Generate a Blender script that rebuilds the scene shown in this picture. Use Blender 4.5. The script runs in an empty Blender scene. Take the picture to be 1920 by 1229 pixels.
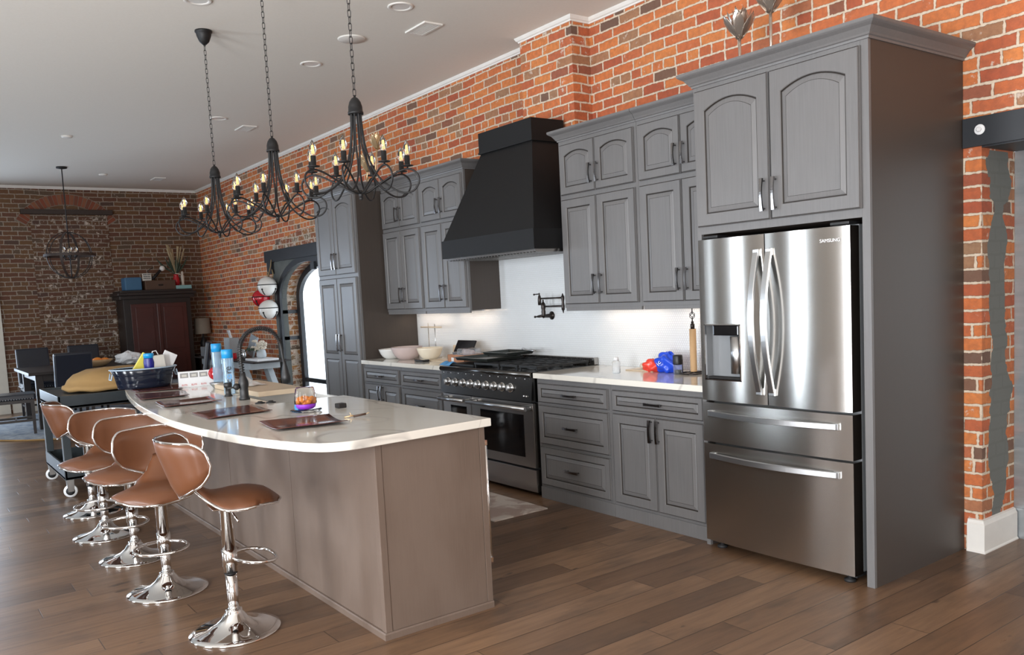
import bpy, bmesh, math, random
from math import sin, cos, pi, radians as rad
from mathutils import Vector, Matrix

random.seed(7)
scn = bpy.context.scene
COL = scn.collection

# ------------------------------------------------------------ camera
cd = bpy.data.cameras.new('camera')
cam = bpy.data.objects.new('camera', cd)
COL.objects.link(cam)
scn.camera = cam
YAW, PIT, ROL = 0.939, -0.0882, -0.0506
fw = Vector((-sin(YAW)*cos(PIT), cos(YAW)*cos(PIT), sin(PIT)))
rt = Vector((cos(YAW), sin(YAW), 0))
up = rt.cross(fw)
r2 = rt*cos(ROL) + up*sin(ROL)
u2 = up*cos(ROL) - rt*sin(ROL)
m = Matrix((r2, u2, -fw)).transposed().to_4x4()
m.translation = Vector((2.1602, -4.5359, 1.4922))
cam.matrix_world = m
cd.sensor_fit = 'HORIZONTAL'
cd.sensor_width = 36
cd.lens = 1580.13/1920*36
cd.shift_y = (689.79-614.5)/1920
cd.clip_start = 0.05

# ------------------------------------------------------------ world, exposure, window daylight
w = bpy.data.worlds.new('sky')
scn.world = w
w.use_nodes = True
bg = w.node_tree.nodes['Background']
bg.inputs[0].default_value = (0.80, 0.90, 1.0, 1)
bg.inputs[1].default_value = 2.5
vs = scn.view_settings
vs.view_transform = 'Standard'
vs.look = 'None'
vs.gamma = 1
vs.use_curve_mapping = False
vs.exposure = 0.28

def area(name, loc, rot, sx, sy, power, color):
    l = bpy.data.lights.new(name, 'AREA')
    l.shape = 'RECTANGLE'; l.size = sx; l.size_y = sy
    l.energy = power; l.color = color
    o = bpy.data.objects.new(name, l)
    o.location = loc; o.rotation_euler = rot
    COL.objects.link(o)
    return o
DAY = (0.80, 0.90, 1.0)
WARM = (1.0, 0.86, 0.72)
DAYW = (0.93, 0.96, 1.0)
# daylight entering through the window openings of the room (all at the openings themselves)
area('daylight_front', (-5.70, -8.02, 1.45), (rad(90), 0, 0), 0.52, 2.3, 85, DAY)
area('daylight_front', (-9.6, -8.02, 1.45), (rad(90), 0, 0), 1.0, 2.3, 14, DAY)
area('daylight_front', (-1.6, -8.02, 1.45), (rad(90), 0, 0), 1.1, 2.3, 150, DAYW)
area('daylight_front', (2.3, -8.02, 1.45), (rad(90), 0, 0), 1.4, 2.3, 360, DAYW)
area('daylight_right', (5.02, -5.0, 1.5), (0, rad(90), 0), 2.2, 2.6, 60, WARM)
area('daylight_left', (-13.22, -4.6, 1.3), (0, rad(-90), 0), 2.1, 1.9, 60, (.62, .78, 1.0))

# ------------------------------------------------------------ materials
MAT = {}
class NG:
    def __init__(s, name):
        s.m = bpy.data.materials.new(name); s.m.use_nodes = True
        s.t = s.m.node_tree; s.n = s.t.nodes; s.l = s.t.links
        s.b = s.n['Principled BSDF']
        MAT[name] = s.m
    def node(s, typ, **kw):
        n = s.n.new(typ)
        for k, v in kw.items(): setattr(n, k, v)
        return n
    def put(s, sock, v):
        if v is None: return
        if hasattr(v, 'is_linked') or hasattr(v, 'links'): s.l.new(v, sock)
        else: sock.default_value = v
    def math(s, op, a, b=None, c=None):
        n = s.node('ShaderNodeMath', operation=op)
        s.put(n.inputs[0], a)
        if b is not None: s.put(n.inputs[1], b)
        if c is not None: s.put(n.inputs[2], c)
        return n.outputs[0]
    def coord(s, which='Object'):
        return s.node('ShaderNodeTexCoord').outputs[which]
    def mapping(s, vec, scale=(1, 1, 1), loc=(0, 0, 0)):
        n = s.node('ShaderNodeMapping'); s.put(n.inputs[0], vec)
        n.inputs['Scale'].default_value = scale; n.inputs['Location'].default_value = loc
        return n.outputs[0]
    def noise(s, vec, scale, detail=3, rough=.5, dist=0, out=0):
        n = s.node('ShaderNodeTexNoise'); s.put(n.inputs['Vector'], vec)
        n.inputs['Scale'].default_value = scale; n.inputs['Detail'].default_value = detail
        n.inputs['Roughness'].default_value = rough; n.inputs['Distortion'].default_value = dist
        return n.outputs[out]
    def ramp(s, fac, stops, interp='LINEAR'):
        n = s.node('ShaderNodeValToRGB'); s.put(n.inputs[0], fac)
        cr = n.color_ramp; cr.interpolation = interp
        while len(cr.elements) < len(stops): cr.elements.new(1)
        for e, (p, c) in zip(cr.elements, stops):
            e.position = p; e.color = (*c, 1) if len(c) == 3 else c
        return n.outputs[0]
    def mix(s, fac, a, b, typ='MIX'):
        n = s.node('ShaderNodeMix', data_type='RGBA', blend_type=typ)
        s.put(n.inputs[0], fac)
        for i, v in ((6, a), (7, b)):
            if isinstance(v, tuple): v = (*v[:3], 1)
            s.put(n.inputs[i], v)
        return n.outputs[2]
    def maprange(s, v, a, b, c=0, d=1):
        n = s.node('ShaderNodeMapRange'); s.put(n.inputs[0], v)
        for i, x in enumerate((a, b, c, d)): s.put(n.inputs[i+1], x)
        return n.outputs[0]
    def bump(s, h, strength=.3, dist=.01):
        n = s.node('ShaderNodeBump'); s.put(n.inputs['Height'], h)
        n.inputs['Strength'].default_value = strength; n.inputs['Distance'].default_value = dist
        s.l.new(n.outputs[0], s.b.inputs['Normal'])
    def set(s, color=None, rough=None, metal=None, **kw):
        if color is not None: s.put(s.b.inputs['Base Color'], (*color, 1) if isinstance(color, tuple) else color)
        if rough is not None: s.put(s.b.inputs['Roughness'], rough)
        if metal is not None: s.put(s.b.inputs['Metallic'], metal)
        for k, v in kw.items():
            k = k.replace('_', ' ')
            s.put(s.b.inputs[k], (*v, 1) if isinstance(v, tuple) else v)
        return s

def plain(name, color, rough=.5, metal=0, var=.08, scale=12, **kw):
    g = NG(name)
    f = g.noise(g.coord(), scale, 3)
    c = g.mix(f, tuple(x*(1-var) for x in color), tuple(min(1, x*(1+var)) for x in color))
    g.set(c, rough, metal, **kw)
    return g

def brick(name, wash=.12, dark=0.0, tint=1.0, seed=0.0):
    g = NG(name)
    sx = g.node('ShaderNodeSeparateXYZ'); g.l.new(g.coord(), sx.inputs[0])
    X, Y, Z = sx.outputs
    nz = g.noise(g.coord(), 9, 3); nz2 = g.noise(g.mapping(g.coord(), loc=(3, 5, 7)), 10, 3)
    slow = g.noise(g.mapping(g.coord(), loc=(8, 2, 1)), .7, 2)
    u = g.math('ADD', g.math('SUBTRACT', X, Y), g.math('MULTIPLY', g.math('SUBTRACT', nz, .5), .020))
    v = g.math('ADD', g.math('ADD', Z, 20+seed), g.math('MULTIPLY', g.math('SUBTRACT', nz2, .5), .015))
    v = g.math('ADD', v, g.math('MULTIPLY', slow, .06))
    H = .0715
    vr = g.math('DIVIDE', v, H)
    row = g.math('FLOOR', vr)
    hd = g.math('LESS_THAN', g.math('MODULO', row, 7), .5)
    wd = g.math('SUBTRACT', .212, g.math('MULTIPLY', hd, .104))
    wr = g.node('ShaderNodeTexWhiteNoise', noise_dimensions='1D'); g.l.new(row, wr.inputs['W'])
    off = g.math('ADD', g.math('MULTIPLY', g.math('MODULO', row, 2), .5), g.math('MULTIPLY', wr.outputs[0], .35))
    ur = g.math('ADD', g.math('DIVIDE', g.math('ADD', u, 30), wd), off)
    colm = g.math('FLOOR', ur)
    fu = g.math('SUBTRACT', ur, colm); fv = g.math('SUBTRACT', vr, row)
    du = g.math('MULTIPLY', g.math('MINIMUM', fu, g.math('SUBTRACT', 1, fu)), wd)
    dv = g.math('MULTIPLY', g.math('MINIMUM', fv, g.math('SUBTRACT', 1, fv)), H)
    d = g.math('MINIMUM', du, dv)
    rough_n = g.noise(g.coord(), 45, 4, .6)
    d = g.math('SUBTRACT', d, g.math('MULTIPLY', g.math('SUBTRACT', rough_n, .5), .014))
    mask = g.maprange(d, .0056, .0080)
    cell = g.node('ShaderNodeCombineXYZ'); g.l.new(colm, cell.inputs[0]); g.l.new(row, cell.inputs[1])
    wn = g.node('ShaderNodeTexWhiteNoise', noise_dimensions='3D'); g.l.new(cell.outputs[0], wn.inputs[0])
    r = wn.outputs[0]
    bc = g.ramp(r, [(0, (.15*tint, .09, .065)), (.03, (.20*tint, .11, .07)), (.055, (.42*tint, .095, .042)), (.35, (.60*tint, .165, .050)),
                    (.62, (.66*tint, .225, .062)), (.8, (.50*tint, .125, .050)), (.88, (.40*tint, .185, .09)), (1, (.33*tint, .195, .11))])
    mott = g.noise(g.coord(), 28, 4, .65)
    bc = g.mix(g.maprange(mott, .35, .75, 0, .48), bc, (.14, .05, .03))
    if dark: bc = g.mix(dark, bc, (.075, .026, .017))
    wsh = g.noise(g.mapping(g.coord(), loc=(1, 9, 4)), 13, 5, .7)
    wmask = g.maprange(g.math('ADD', wsh, g.math('MULTIPLY', wn.outputs[0], .08)), .72-wash, .78-wash)
    bc = g.mix(g.math('MULTIPLY', wmask, .75), bc, (.62, .53, .45))
    mort = g.mix(rough_n, (.48, .38, .28), (.80, .68, .54))
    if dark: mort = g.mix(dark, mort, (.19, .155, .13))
    g.set(g.mix(mask, mort, bc), g.maprange(mask, 0, 1, .95, .75), 0)
    h = g.math('ADD', g.math('MULTIPLY', mask, 1.0), g.math('MULTIPLY', mott, .45))
    g.bump(h, .8, .008)
    return g

brick('brick_kitchen', .055)
brick('brick_far_shaded', .02, .74, .55)  # far wall brick, shade of the dim end mixed into its colour
brick('brick_infill', .115, .80, .50, seed=.035)  # infill of the far wall, shade mixed into the colour as well
brick('brick_reveal', .17, .25, .70, seed=.02)

# cabinet stain
g = NG('cabinet_stain')
co = g.coord()
gr = g.noise(g.mapping(co, (40, 40, 1.6)), 3.0, 5, .6)
cl = g.noise(g.mapping(co, (2, 2, 1)), 3, 3)
c = g.mix(gr, (.114, .112, .113), (.176, .174, .176))
c = g.mix(g.maprange(cl, .3, .7, 0, .35), c, (.17, .162, .158))
g.set(c, g.maprange(gr, 0, 1, .30, .46), 0); g.bump(gr, .06, .002)
g = NG('panel_stain')      # brown-grey side and island panels
co = g.coord()
gr = g.noise(g.mapping(co, (60, 60, 1.6)), 3.0, 5, .65)
cl = g.noise(g.mapping(co, (1.5, 1.5, .7)), 3, 3)
c = g.mix(gr, (.098, .069, .053), (.165, .119, .093))
c = g.mix(g.maprange(cl, .35, .65, 0, .5), c, (.185, .140, .114))
g.set(c, g.maprange(gr, 0, 1, .36, .5), 0); g.bump(gr, .06, .002)
g = NG('side_stain_shaded')       # brown tall side panels, weak light on these sides darkened into the colour
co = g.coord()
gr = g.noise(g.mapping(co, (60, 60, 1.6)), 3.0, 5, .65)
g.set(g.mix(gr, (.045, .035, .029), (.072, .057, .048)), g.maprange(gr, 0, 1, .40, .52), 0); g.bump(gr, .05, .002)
plain('glaze', (.022, .017, .014), .45)
g = plain('blotch', (.16, .25, .24), .4)
plain('dark_gap', (.008, .007, .007), .8)
# floor planks
g = NG('floor_planks')
sx = g.node('ShaderNodeSeparateXYZ'); co = g.coord(); g.l.new(co, sx.inputs[0])
X, Y, Z = sx.outputs
PW = .165
xr = g.math('DIVIDE', g.math('ADD', X, 40), PW); pr = g.math('FLOOR', xr); fx = g.math('SUBTRACT', xr, pr)
wn = g.node('ShaderNodeTexWhiteNoise', noise_dimensions='1D'); g.l.new(pr, wn.inputs['W'])
yr = g.math('ADD', g.math('DIVIDE', g.math('ADD', Y, 40), 1.35), g.math('MULTIPLY', wn.outputs[0], 7.3))
pc = g.math('FLOOR', yr); fy = g.math('SUBTRACT', yr, pc)
cell = g.node('ShaderNodeCombineXYZ'); g.l.new(pr, cell.inputs[0]); g.l.new(pc, cell.inputs[1])
w2 = g.node('ShaderNodeTexWhiteNoise', noise_dimensions='3D'); g.l.new(cell.outputs[0], w2.inputs[0])
va = g.node('ShaderNodeVectorMath', operation='ADD'); g.l.new(co, va.inputs[0])
vm = g.node('ShaderNodeVectorMath', operation='SCALE'); g.l.new(w2.outputs[1], vm.inputs[0]); vm.inputs['Scale'].default_value = 9
g.l.new(vm.outputs[0], va.inputs[1])
grain = g.noise(g.mapping(va.outputs[0], (16, 1.3, 1)), 2.2, 6, .62, .4)
cloud = g.noise(g.mapping(va.outputs[0], (3.5, 1.4, 1)), 1.6, 4, .6)
base = g.ramp(w2.outputs[0], [(0, (.110, .062, .034)), (.3, (.165, .092, .050)), (.65, (.210, .120, .066)), (1, (.27, .160, .092))])
c = g.mix(g.maprange(grain, .3, .72, 0, .55), base, (.085, .050, .033))
c = g.mix(g.maprange(cloud, .52, .75, 0, .6), c, (.045, .030, .022))
knot = g.noise(g.mapping(va.outputs[0], (5, 2.2, 1)), 2.5, 2, .5)
c = g.mix(g.maprange(knot, .70, .76, 0, .75), c, (.028, .016, .011))
e = g.math('MINIMUM', g.math('MULTIPLY', g.math('MINIMUM', fx, g.math('SUBTRACT', 1, fx)), PW), g.math('MULTIPLY', g.math('MINIMUM', fy, g.math('SUBTRACT', 1, fy)), 1.35))
em = g.maprange(e, .0006, .0024)
c = g.mix(em, (.018, .012, .009), c)
g.set(c, g.maprange(grain, .2, .8, .26, .40), 0, Specular_IOR_Level=.55)
g.bump(g.math('ADD', g.math('MULTIPLY', grain, .25), em), .22, .003)

# ceiling, plaster, trim
g = NG('ceiling_paint'); n = g.noise(g.coord(), 60, 3); g.set(g.mix(n, (.77, .74, .68), (.82, .79, .73)), .9); g.bump(n, .10, .002)
g = NG('wall_paint'); g.set((.55, .53, .50), .9)
plain('trim_white', (.78, .76, .72), .5)
plain('casing_cream', (.66, .63, .56), .5)
g = NG('cement'); n = g.noise(g.coord(), 5, 6, .65); g.set(g.mix(n, (.065, .072, .068), (.145, .152, .145)), .9); g.bump(n, .35, .01)
g = NG('pier_reveal')      # brick cheek half covered by grey cement render
n = 0
plain('black_beam', (.018, .021, .026), .42)
plain('beam_brown', (.035, .020, .014), .6)
# quartz
g = NG('quartz')
co = g.coord()
d1 = g.noise(g.mapping(co, (1, 1, 1)), 1.6, 4, .6)
wv = g.noise(g.mapping(co, (.7, 1.5, 1), (3.3, 1, 0)), .95, 3, .5, .5)
vein = g.math('ABSOLUTE', g.math('SUBTRACT', wv, .5))
vm_ = g.maprange(vein, .0, .010, .60, 0)
vm_ = g.math('MULTIPLY', vm_, g.maprange(d1, .38, .6))
c = g.mix(d1, (.74, .71, .64), (.80, .775, .71))
c = g.mix(vm_, c, (.33, .31, .29))
g.set(c, .09, 0, Coat_Weight=.3, Coat_Roughness=.05)
# penny tile
g = NG('penny_tile')
sx = g.node('ShaderNodeSeparateXYZ'); g.l.new(g.coord(), sx.inputs[0])
X, Y, Z = sx.outputs
P = .0190
def cellpat(ox, oz):
    a = g.math('SUBTRACT', g.math('FRACT', g.math('ADD', g.math('DIVIDE', g.math('ADD', X, 20), P), ox)), .5)
    b = g.math('SUBTRACT', g.math('FRACT', g.math('ADD', g.math('DIVIDE', Z, P*1.732), oz)), .5)
    b = g.math('MULTIPLY', b, 1.732)
    return g.math('SQRT', g.math('ADD', g.math('MULTIPLY', a, a), g.math('MULTIPLY', b, b)))
dd = g.math('MINIMUM', cellpat(0, 0), cellpat(.5, .5))
mk = g.maprange(dd, .40, .46, 1, 0)
g.set(g.mix(mk, (.58, .60, .61), (.72, .75, .77)), g.maprange(mk, 0, 1, .8, .12), 0)
g.bump(g.maprange(dd, .30, .47, 1, 0), .5, .003)
# metals
def steel(name, col, rough, aniso=.0, stretch=(1, 1, 260)):
    g = NG(name); co = g.coord()
    n = g.noise(g.mapping(co, stretch), 3, 4, .6)
    g.set(g.mix(n, tuple(x*.96 for x in col), col), g.maprange(n, .2, .8, rough*.93, rough*1.07), 1)
    if aniso:
        t = g.node('ShaderNodeTangent', direction_type='RADIAL', axis='Z')
        g.l.new(t.outputs[0], g.b.inputs['Tangent'])
        g.b.inputs['Anisotropic'].default_value = aniso; g.b.inputs['Anisotropic Rotation'].default_value = .25
    return g
steel('stainless', (.60, .585, .56), .25, .93)
steel('stainless_range', (.42, .40, .38), .26, .5)
steel('dark_steel', (.13, .128, .125), .24, .5)
steel('handle_steel', (.58, .59, .60), .30)
g = NG('chrome'); g.set((.82, .82, .82), .05, 1)
plain('rubber', (.012, .012, .013), .6)
plain('bronze', (.030, .024, .022), .32, .6)
plain('pull_metal', (.26, .25, .25), .2, 1.0)
plain('matte_black', (.012, .012, .013), .42)
plain('hood_black', (.007, .007, .0075), .55, Specular_IOR_Level=.3)
plain('iron_black', (.016, .016, .017), .48, .3)
plain('tray_grey', (.045, .050, .046), .3, .5)
plain('cream', (.80, .72, .58), .2)
plain('cast_iron', (.012, .013, .014), .55)
g = NG('black_glass'); g.set((.004, .004, .005), .05, 0)
g = NG('leather'); co = g.coord(); n = g.noise(co, 130, 3); n2 = g.noise(co, 6, 3)
g.set(g.mix(n2, (.120, .043, .018), (.160, .060, .025)), .38, 0); g.bump(n, .12, .001)
g = NG('mat_leather'); n = g.noise(g.coord(), 25, 4); g.set(g.mix(n, (.070, .018, .012), (.115, .032, .022)), .16); g.bump(n, .05, .002)
g = NG('clear_glass'); g.set((.95, .97, .97), .03, 0, Transmission_Weight=1.0, IOR=1.45)
g = NG('thin_clear'); g.set((.9, .95, 1.0), .08, 0, Transmission_Weight=.85, IOR=1.15, Alpha=.75)
g = NG('bottle_clear'); g.set((.55, .75, .92), .08, 0, Transmission_Weight=.7, IOR=1.2)
g = NG('window_glass'); g.set((1, 1, 1), .0, 0, Transmission_Weight=1.0, IOR=1.01)
g = NG('filament'); g.set((1, .6, .2), .5, Emission_Color=(1, .55, .18), Emission_Strength=1.3)
g = NG('under_light'); g.set((1, .9, .8), .5, Emission_Color=(1, .82, .66), Emission_Strength=4.0)
plain('white_plastic', (.78, .79, .80), .35)
plain('ceramic', (.82, .82, .80), .15)
plain('grey_plastic', (.20, .21, .22), .4)
plain('blue_cap', (.01, .28, .62), .3)
plain('navy', (.008, .010, .20), .3)
plain('bag_blue', (.012, .07, .62), .28)
plain('bag_red', (.75, .05, .03), .3)
plain('yellow', (.75, .66, .10), .4)
plain('purple', (.25, .03, .50), .35)
plain('orange', (.80, .25, .03), .5)
plain('kraft', (.42, .20, .11), .8)
plain('paper_roll', (.52, .33, .17), .8, scale=30)
plain('bamboo', (.62, .50, .36), .35)
plain('tub_navy', (.008, .012, .024), .12)
plain('tub_rim', (.35, .45, .55), .2)
plain('tan_fabric', (.33, .20, .075), .85, scale=6, var=.2)
plain('cart_grey', (.035, .045, .052), .35)
plain('dark_wood', (.014, .009, .008), .42)
plain('chair_leather', (.010, .014, .024), .32)
plain('red_wood', (.055, .011, .008), .4, scale=5, var=.35)
plain('console_paint', (.40, .43, .45), .6)
plain('shade_fabric', (.22, .18, .14), .9)
plain('red_gloss', (.42, .012, .02), .12)
plain('bell_white', (.72, .70, .66), .25)
plain('rope', (.30, .22, .12), .9)
plain('box_blue', (.04, .12, .22), .6)
plain('trunk_wood', (.07, .035, .02), .5)
plain('sign_white', (.55, .53, .48), .7)
plain('text_dark', (.03, .03, .035), .6)
plain('text_red', (.65, .03, .03), .5)
plain('text_blue', (.10, .32, .62), .5)
plain('grey_print', (.30, .29, .28), .6)
plain('silver_leaf', (.62, .54, .47), .25, .85, var=.3)
plain('gold_leaf', (.80, .58, .34), .3, .7, var=.3)
plain('pampas', (.42, .33, .20), .9)
plain('foliage', (.03, .05, .03), .7)
plain('flower_cream', (.62, .55, .45), .8, var=.2)
plain('teal', (.20, .36, .36), .5)
plain('figurine', (.50, .43, .36), .5)
g = NG('rug_pile'); n = g.noise(g.coord(), 9, 6, .7); g.set(g.mix(g.maprange(n, .35, .65), (.16, .20, .26), (.40, .42, .44)), .95); g.bump(n, .5, .01)
g = NG('galvanised')
co = g.coord(); n = g.noise(co, 7, 5, .7); n2 = g.noise(g.mapping(co, (1, 1, 14)), 2, 3)
g.set(g.mix(g.math('MULTIPLY', n, n2), (.30, .33, .35), (.62, .66, .68)), .34, .75); g.bump(n2, .3, .006)
g = NG('marble_mat'); n = g.noise(g.coord(), 5, 6, .6, .8); g.set(g.mix(g.maprange(n, .45, .55, 0, 1), (.56, .50, .45), (.36, .27, .23)), .4)
g = NG('pink_glass'); g.set((.92, .80, .78), .12, 0, Transmission_Weight=.55, IOR=1.3)
g = NG('screen_black'); g.set((.006, .006, .008), .12)

# pier cheek: cement patch over brick, positioned along the cheek depth (y) with ragged borders
mb_ = MAT['brick_kitchen'].copy(); mb_.name = 'pier_reveal'; MAT['pier_reveal'] = mb_
nt = mb_.node_tree; B = nt.nodes['Principled BSDF']; old = B.inputs['Base Color'].links[0].from_socket
tc = nt.nodes.new('ShaderNodeTexCoord'); sp = nt.nodes.new('ShaderNodeSeparateXYZ'); nt.links.new(tc.outputs['Object'], sp.inputs[0])
nn = nt.nodes.new('ShaderNodeTexNoise'); nn.inputs['Scale'].default_value = 3.2; nn.inputs['Detail'].default_value = 6; nt.links.new(tc.outputs['Object'], nn.inputs['Vector'])
def _m(op, a, b):
    n = nt.nodes.new('ShaderNodeMath'); n.operation = op
    for i, v in enumerate((a, b)):
        if hasattr(v, 'links'): nt.links.new(v, n.inputs[i])
        else: n.inputs[i].default_value = v
    return n.outputs[0]
dist = _m('ABSOLUTE', _m('SUBTRACT', sp.outputs[1], .19), 0)
dist = _m('ADD', dist, _m('MULTIPLY', _m('SUBTRACT', nn.outputs[0], .5), .42))
fac = _m('LESS_THAN', dist, .085)
mx = nt.nodes.new('ShaderNodeMix'); mx.data_type = 'RGBA'; nt.links.new(fac, mx.inputs[0]); nt.links.new(old, mx.inputs[6])
mx.inputs[7].default_value = (.15, .155, .142, 1); nt.links.new(mx.outputs[2], B.inputs['Base Color'])
bn = B.inputs['Normal'].links[0].from_node; hs = bn.inputs['Height'].links[0].from_socket
nt.links.new(_m('ADD', _m('MULTIPLY', hs, _m('SUBTRACT', 1, fac)), _m('MULTIPLY', fac, _m('MULTIPLY', nn.outputs[0], 1.6))), bn.inputs['Height'])

# ------------------------------------------------------------ mesh builder
class MB:
    def __init__(s): s.v = []; s.f = []; s.m = []; s.s = []
    def add(s, vs, fs, mat=0, smooth=False):
        o = len(s.v); s.v += [tuple(p) for p in vs]
        for f in fs:
            s.f.append([i+o for i in f]); s.m.append(mat); s.s.append(smooth)
        return s
    def box(s, x0, x1, y0, y1, z0, z1, mat=0, bev=0):
        if x0 > x1: x0, x1 = x1, x0
        if y0 > y1: y0, y1 = y1, y0
        if z0 > z1: z0, z1 = z1, z0
        if not bev:
            vs = [(x, y, z) for z in (z0, z1) for y in (y0, y1) for x in (x0, x1)]
            return s.add(vs, [(0, 2, 3, 1), (4, 5, 7, 6), (0, 1, 5, 4), (2, 6, 7, 3), (0, 4, 6, 2), (1, 3, 7, 5)], mat)
        bm = bmesh.new(); bmesh.ops.create_cube(bm, size=1)
        for v in bm.verts: v.co = Vector(((x0+x1)/2+v.co.x*(x1-x0), (y0+y1)/2+v.co.y*(y1-y0), (z0+z1)/2+v.co.z*(z1-z0)))
        bmesh.ops.bevel(bm, geom=list(bm.edges)+list(bm.verts), offset=min(bev, .49*min(x1-x0, y1-y0, z1-z0)), segments=2, profile=.6, affect='EDGES')
        bm.verts.index_update()
        s.add([v.co[:] for v in bm.verts], [[v.index for v in f.verts] for f in bm.faces], mat, False)
        bm.free(); return s
    def prism(s, pts, a0, a1, axis='z', mat=0, smooth=False):
        n = len(pts)
        def P(p, a):
            return {'z': (p[0], p[1], a), 'y': (p[0], a, p[1]), 'x': (a, p[0], p[1])}[axis]
        vs = [P(p, a0) for p in pts] + [P(p, a1) for p in pts]
        s.add(vs, [list(range(n))[::-1], list(range(n, 2*n))], mat)
        o = len(s.v)-2*n
        for i in range(n):
            s.f.append([o+i, o+(i+1) % n, o+n+(i+1) % n, o+n+i]); s.m.append(mat); s.s.append(smooth)
        return s
    def lathe(s, prof, c=(0, 0, 0), n=24, mat=0, axis=(0, 0, 1), cap=True, smooth=True):
        ax = Vector(axis).normalized()
        a = Vector((1, 0, 0)) if abs(ax.x) < .9 else Vector((0, 1, 0))
        e1 = (a - ax*a.dot(ax)).normalized(); e2 = ax.cross(e1); c = Vector(c)
        vs = []
        for r, z in prof:
            for k in range(n):
                t = 2*pi*k/n; vs.append(c + ax*z + e1*(r*cos(t)) + e2*(r*sin(t)))
        fs = []
        for j in range(len(prof)-1):
            for k in range(n):
                fs.append((j*n+k, j*n+(k+1) % n, (j+1)*n+(k+1) % n, (j+1)*n+k))
        s.add(vs, fs, mat, smooth)
        if cap:
            o = len(s.v)-len(vs)
            if prof[0][0] > 1e-5: s.f.append([o+k for k in range(n)][::-1]); s.m.append(mat); s.s.append(False)
            if prof[-1][0] > 1e-5: s.f.append([o+(len(prof)-1)*n+k for k in range(n)]); s.m.append(mat); s.s.append(False)
        return s
    def cyl(s, p0, p1, r, n=16, mat=0, r1=None):
        p0, p1 = Vector(p0), Vector(p1); d = p1-p0
        return s.lathe([(r, 0), (r if r1 is None else r1, d.length)], p0, n, mat, d)
    def sphere(s, c, r, n=16, mat=0, sz=1.0, axis=(0, 0, 1)):
        m_ = max(6, n//2)
        return s.lathe([(max(1e-6, r*sin(pi*j/m_)), -r*sz*cos(pi*j/m_)) for j in range(m_+1)], c, n, mat, axis, cap=False)
    def tube(s, pts, r, n=8, mat=0, closed=False, sec=None, upv=None, rs=None):
        P = [Vector(p) for p in pts]; N = len(P)
        if sec is None: sec = [(r*cos(2*pi*k/n), r*sin(2*pi*k/n)) for k in range(n)]
        n = len(sec); rings = []
        T = []
        for i in range(N):
            a = P[(i-1) % N] if (closed or i > 0) else P[i]
            b = P[(i+1) % N] if (closed or i < N-1) else P[i]
            T.append((b-a).normalized())
        u = Vector(upv) if upv else None
        if u is None:
            u = Vector((0, 0, 1)) if abs(T[0].z) < .9 else Vector((1, 0, 0))
        prev = (u - T[0]*u.dot(T[0])).normalized()
        for i in range(N):
            base = Vector(upv) if upv else prev
            e = (base - T[i]*base.dot(T[i]))
            if e.length < 1e-6: e = prev
            e.normalize(); prev = e
            f = T[i].cross(e); k = rs[i] if rs else 1
            rings += [P[i] + e*(a*k) + f*(b*k) for a, b in sec]
        fs = []
        for i in range(N if closed else N-1):
            j = (i+1) % N
            for k in range(n):
                fs.append((i*n+k, i*n+(k+1) % n, j*n+(k+1) % n, j*n+k))
        smooth = n > 5 and n != 6 or (n == 6 and upv is None)
        s.add(rings, fs, mat, smooth)
        if not closed:
            o = len(s.v)-len(rings)
            s.f.append([o+k for k in range(n)][::-1]); s.m.append(mat); s.s.append(False)
            s.f.append([o+(N-1)*n+k for k in range(n)]); s.m.append(mat); s.s.append(False)
        return s
    def grid(s, fn, nu, nv, mat=0, smooth=True, flip=False, wrapu=False):
        vs = [fn(i/(nu-1) if not wrapu else i/nu, j/(nv-1)) for j in range(nv) for i in range(nu)]
        fs = []
        for j in range(nv-1):
            for i in range(nu if wrapu else nu-1):
                a, b, c, d = j*nu+i, j*nu+(i+1) % nu, (j+1)*nu+(i+1) % nu, (j+1)*nu+i
                fs.append((d, c, b, a) if flip else (a, b, c, d))
        return s.add(vs, fs, mat, smooth)
    def sheet(s, top, bot, nu, nv, mat=0):
        """closed pad from two surfaces sharing the same outline grid"""
        s.grid(top, nu, nv, mat); s.grid(bot, nu, nv, mat, flip=True)
        o1 = len(s.v)-2*nu*nv; o2 = len(s.v)-nu*nv
        edge = [i for i in range(nu)] + [j*nu+nu-1 for j in range(1, nv)] + [(nv-1)*nu+i for i in range(nu-2, -1, -1)] + [j*nu for j in range(nv-2, 0, -1)]
        for a, b in zip(edge, edge[1:]+edge[:1]):
            s.f.append([o1+b, o1+a, o2+a, o2+b]); s.m.append(mat); s.s.append(True)
        return s
    def xf(s, M):
        s.v = [tuple(M @ Vector(p)) for p in s.v]; return s
    def obj(s, name, mats, parent=None, label=None, cat=None, group=None, kind=None, base=None):
        me = bpy.data.meshes.new(name)
        b = Vector((0, 0, 0))
        if parent is not None: b = Vector(parent.get('_w', (0, 0, 0)))
        elif base is not None: b = Vector(base)
        me.from_pydata([(p[0]-b.x, p[1]-b.y, p[2]-b.z) for p in s.v], [], s.f)
        for q in (mats if isinstance(mats, (list, tuple)) else [mats]): me.materials.append(MAT[q])
        for p, m_, sm in zip(me.polygons, s.m, s.s):
            p.material_index = m_; p.use_smooth = sm
        bm = bmesh.new(); bm.from_mesh(me)
        bmesh.ops.recalc_face_normals(bm, faces=bm.faces)
        bm.to_mesh(me); bm.free()
        me.update()
        o = bpy.data.objects.new(name, me); COL.objects.link(o)
        if parent is not None:
            o.parent = parent; o['_w'] = tuple(b)
        elif base is not None:
            o.location = b; o['_w'] = tuple(b)
        else: o['_w'] = (0, 0, 0)
        tag(o, label, cat, group, kind)
        return o

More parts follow.
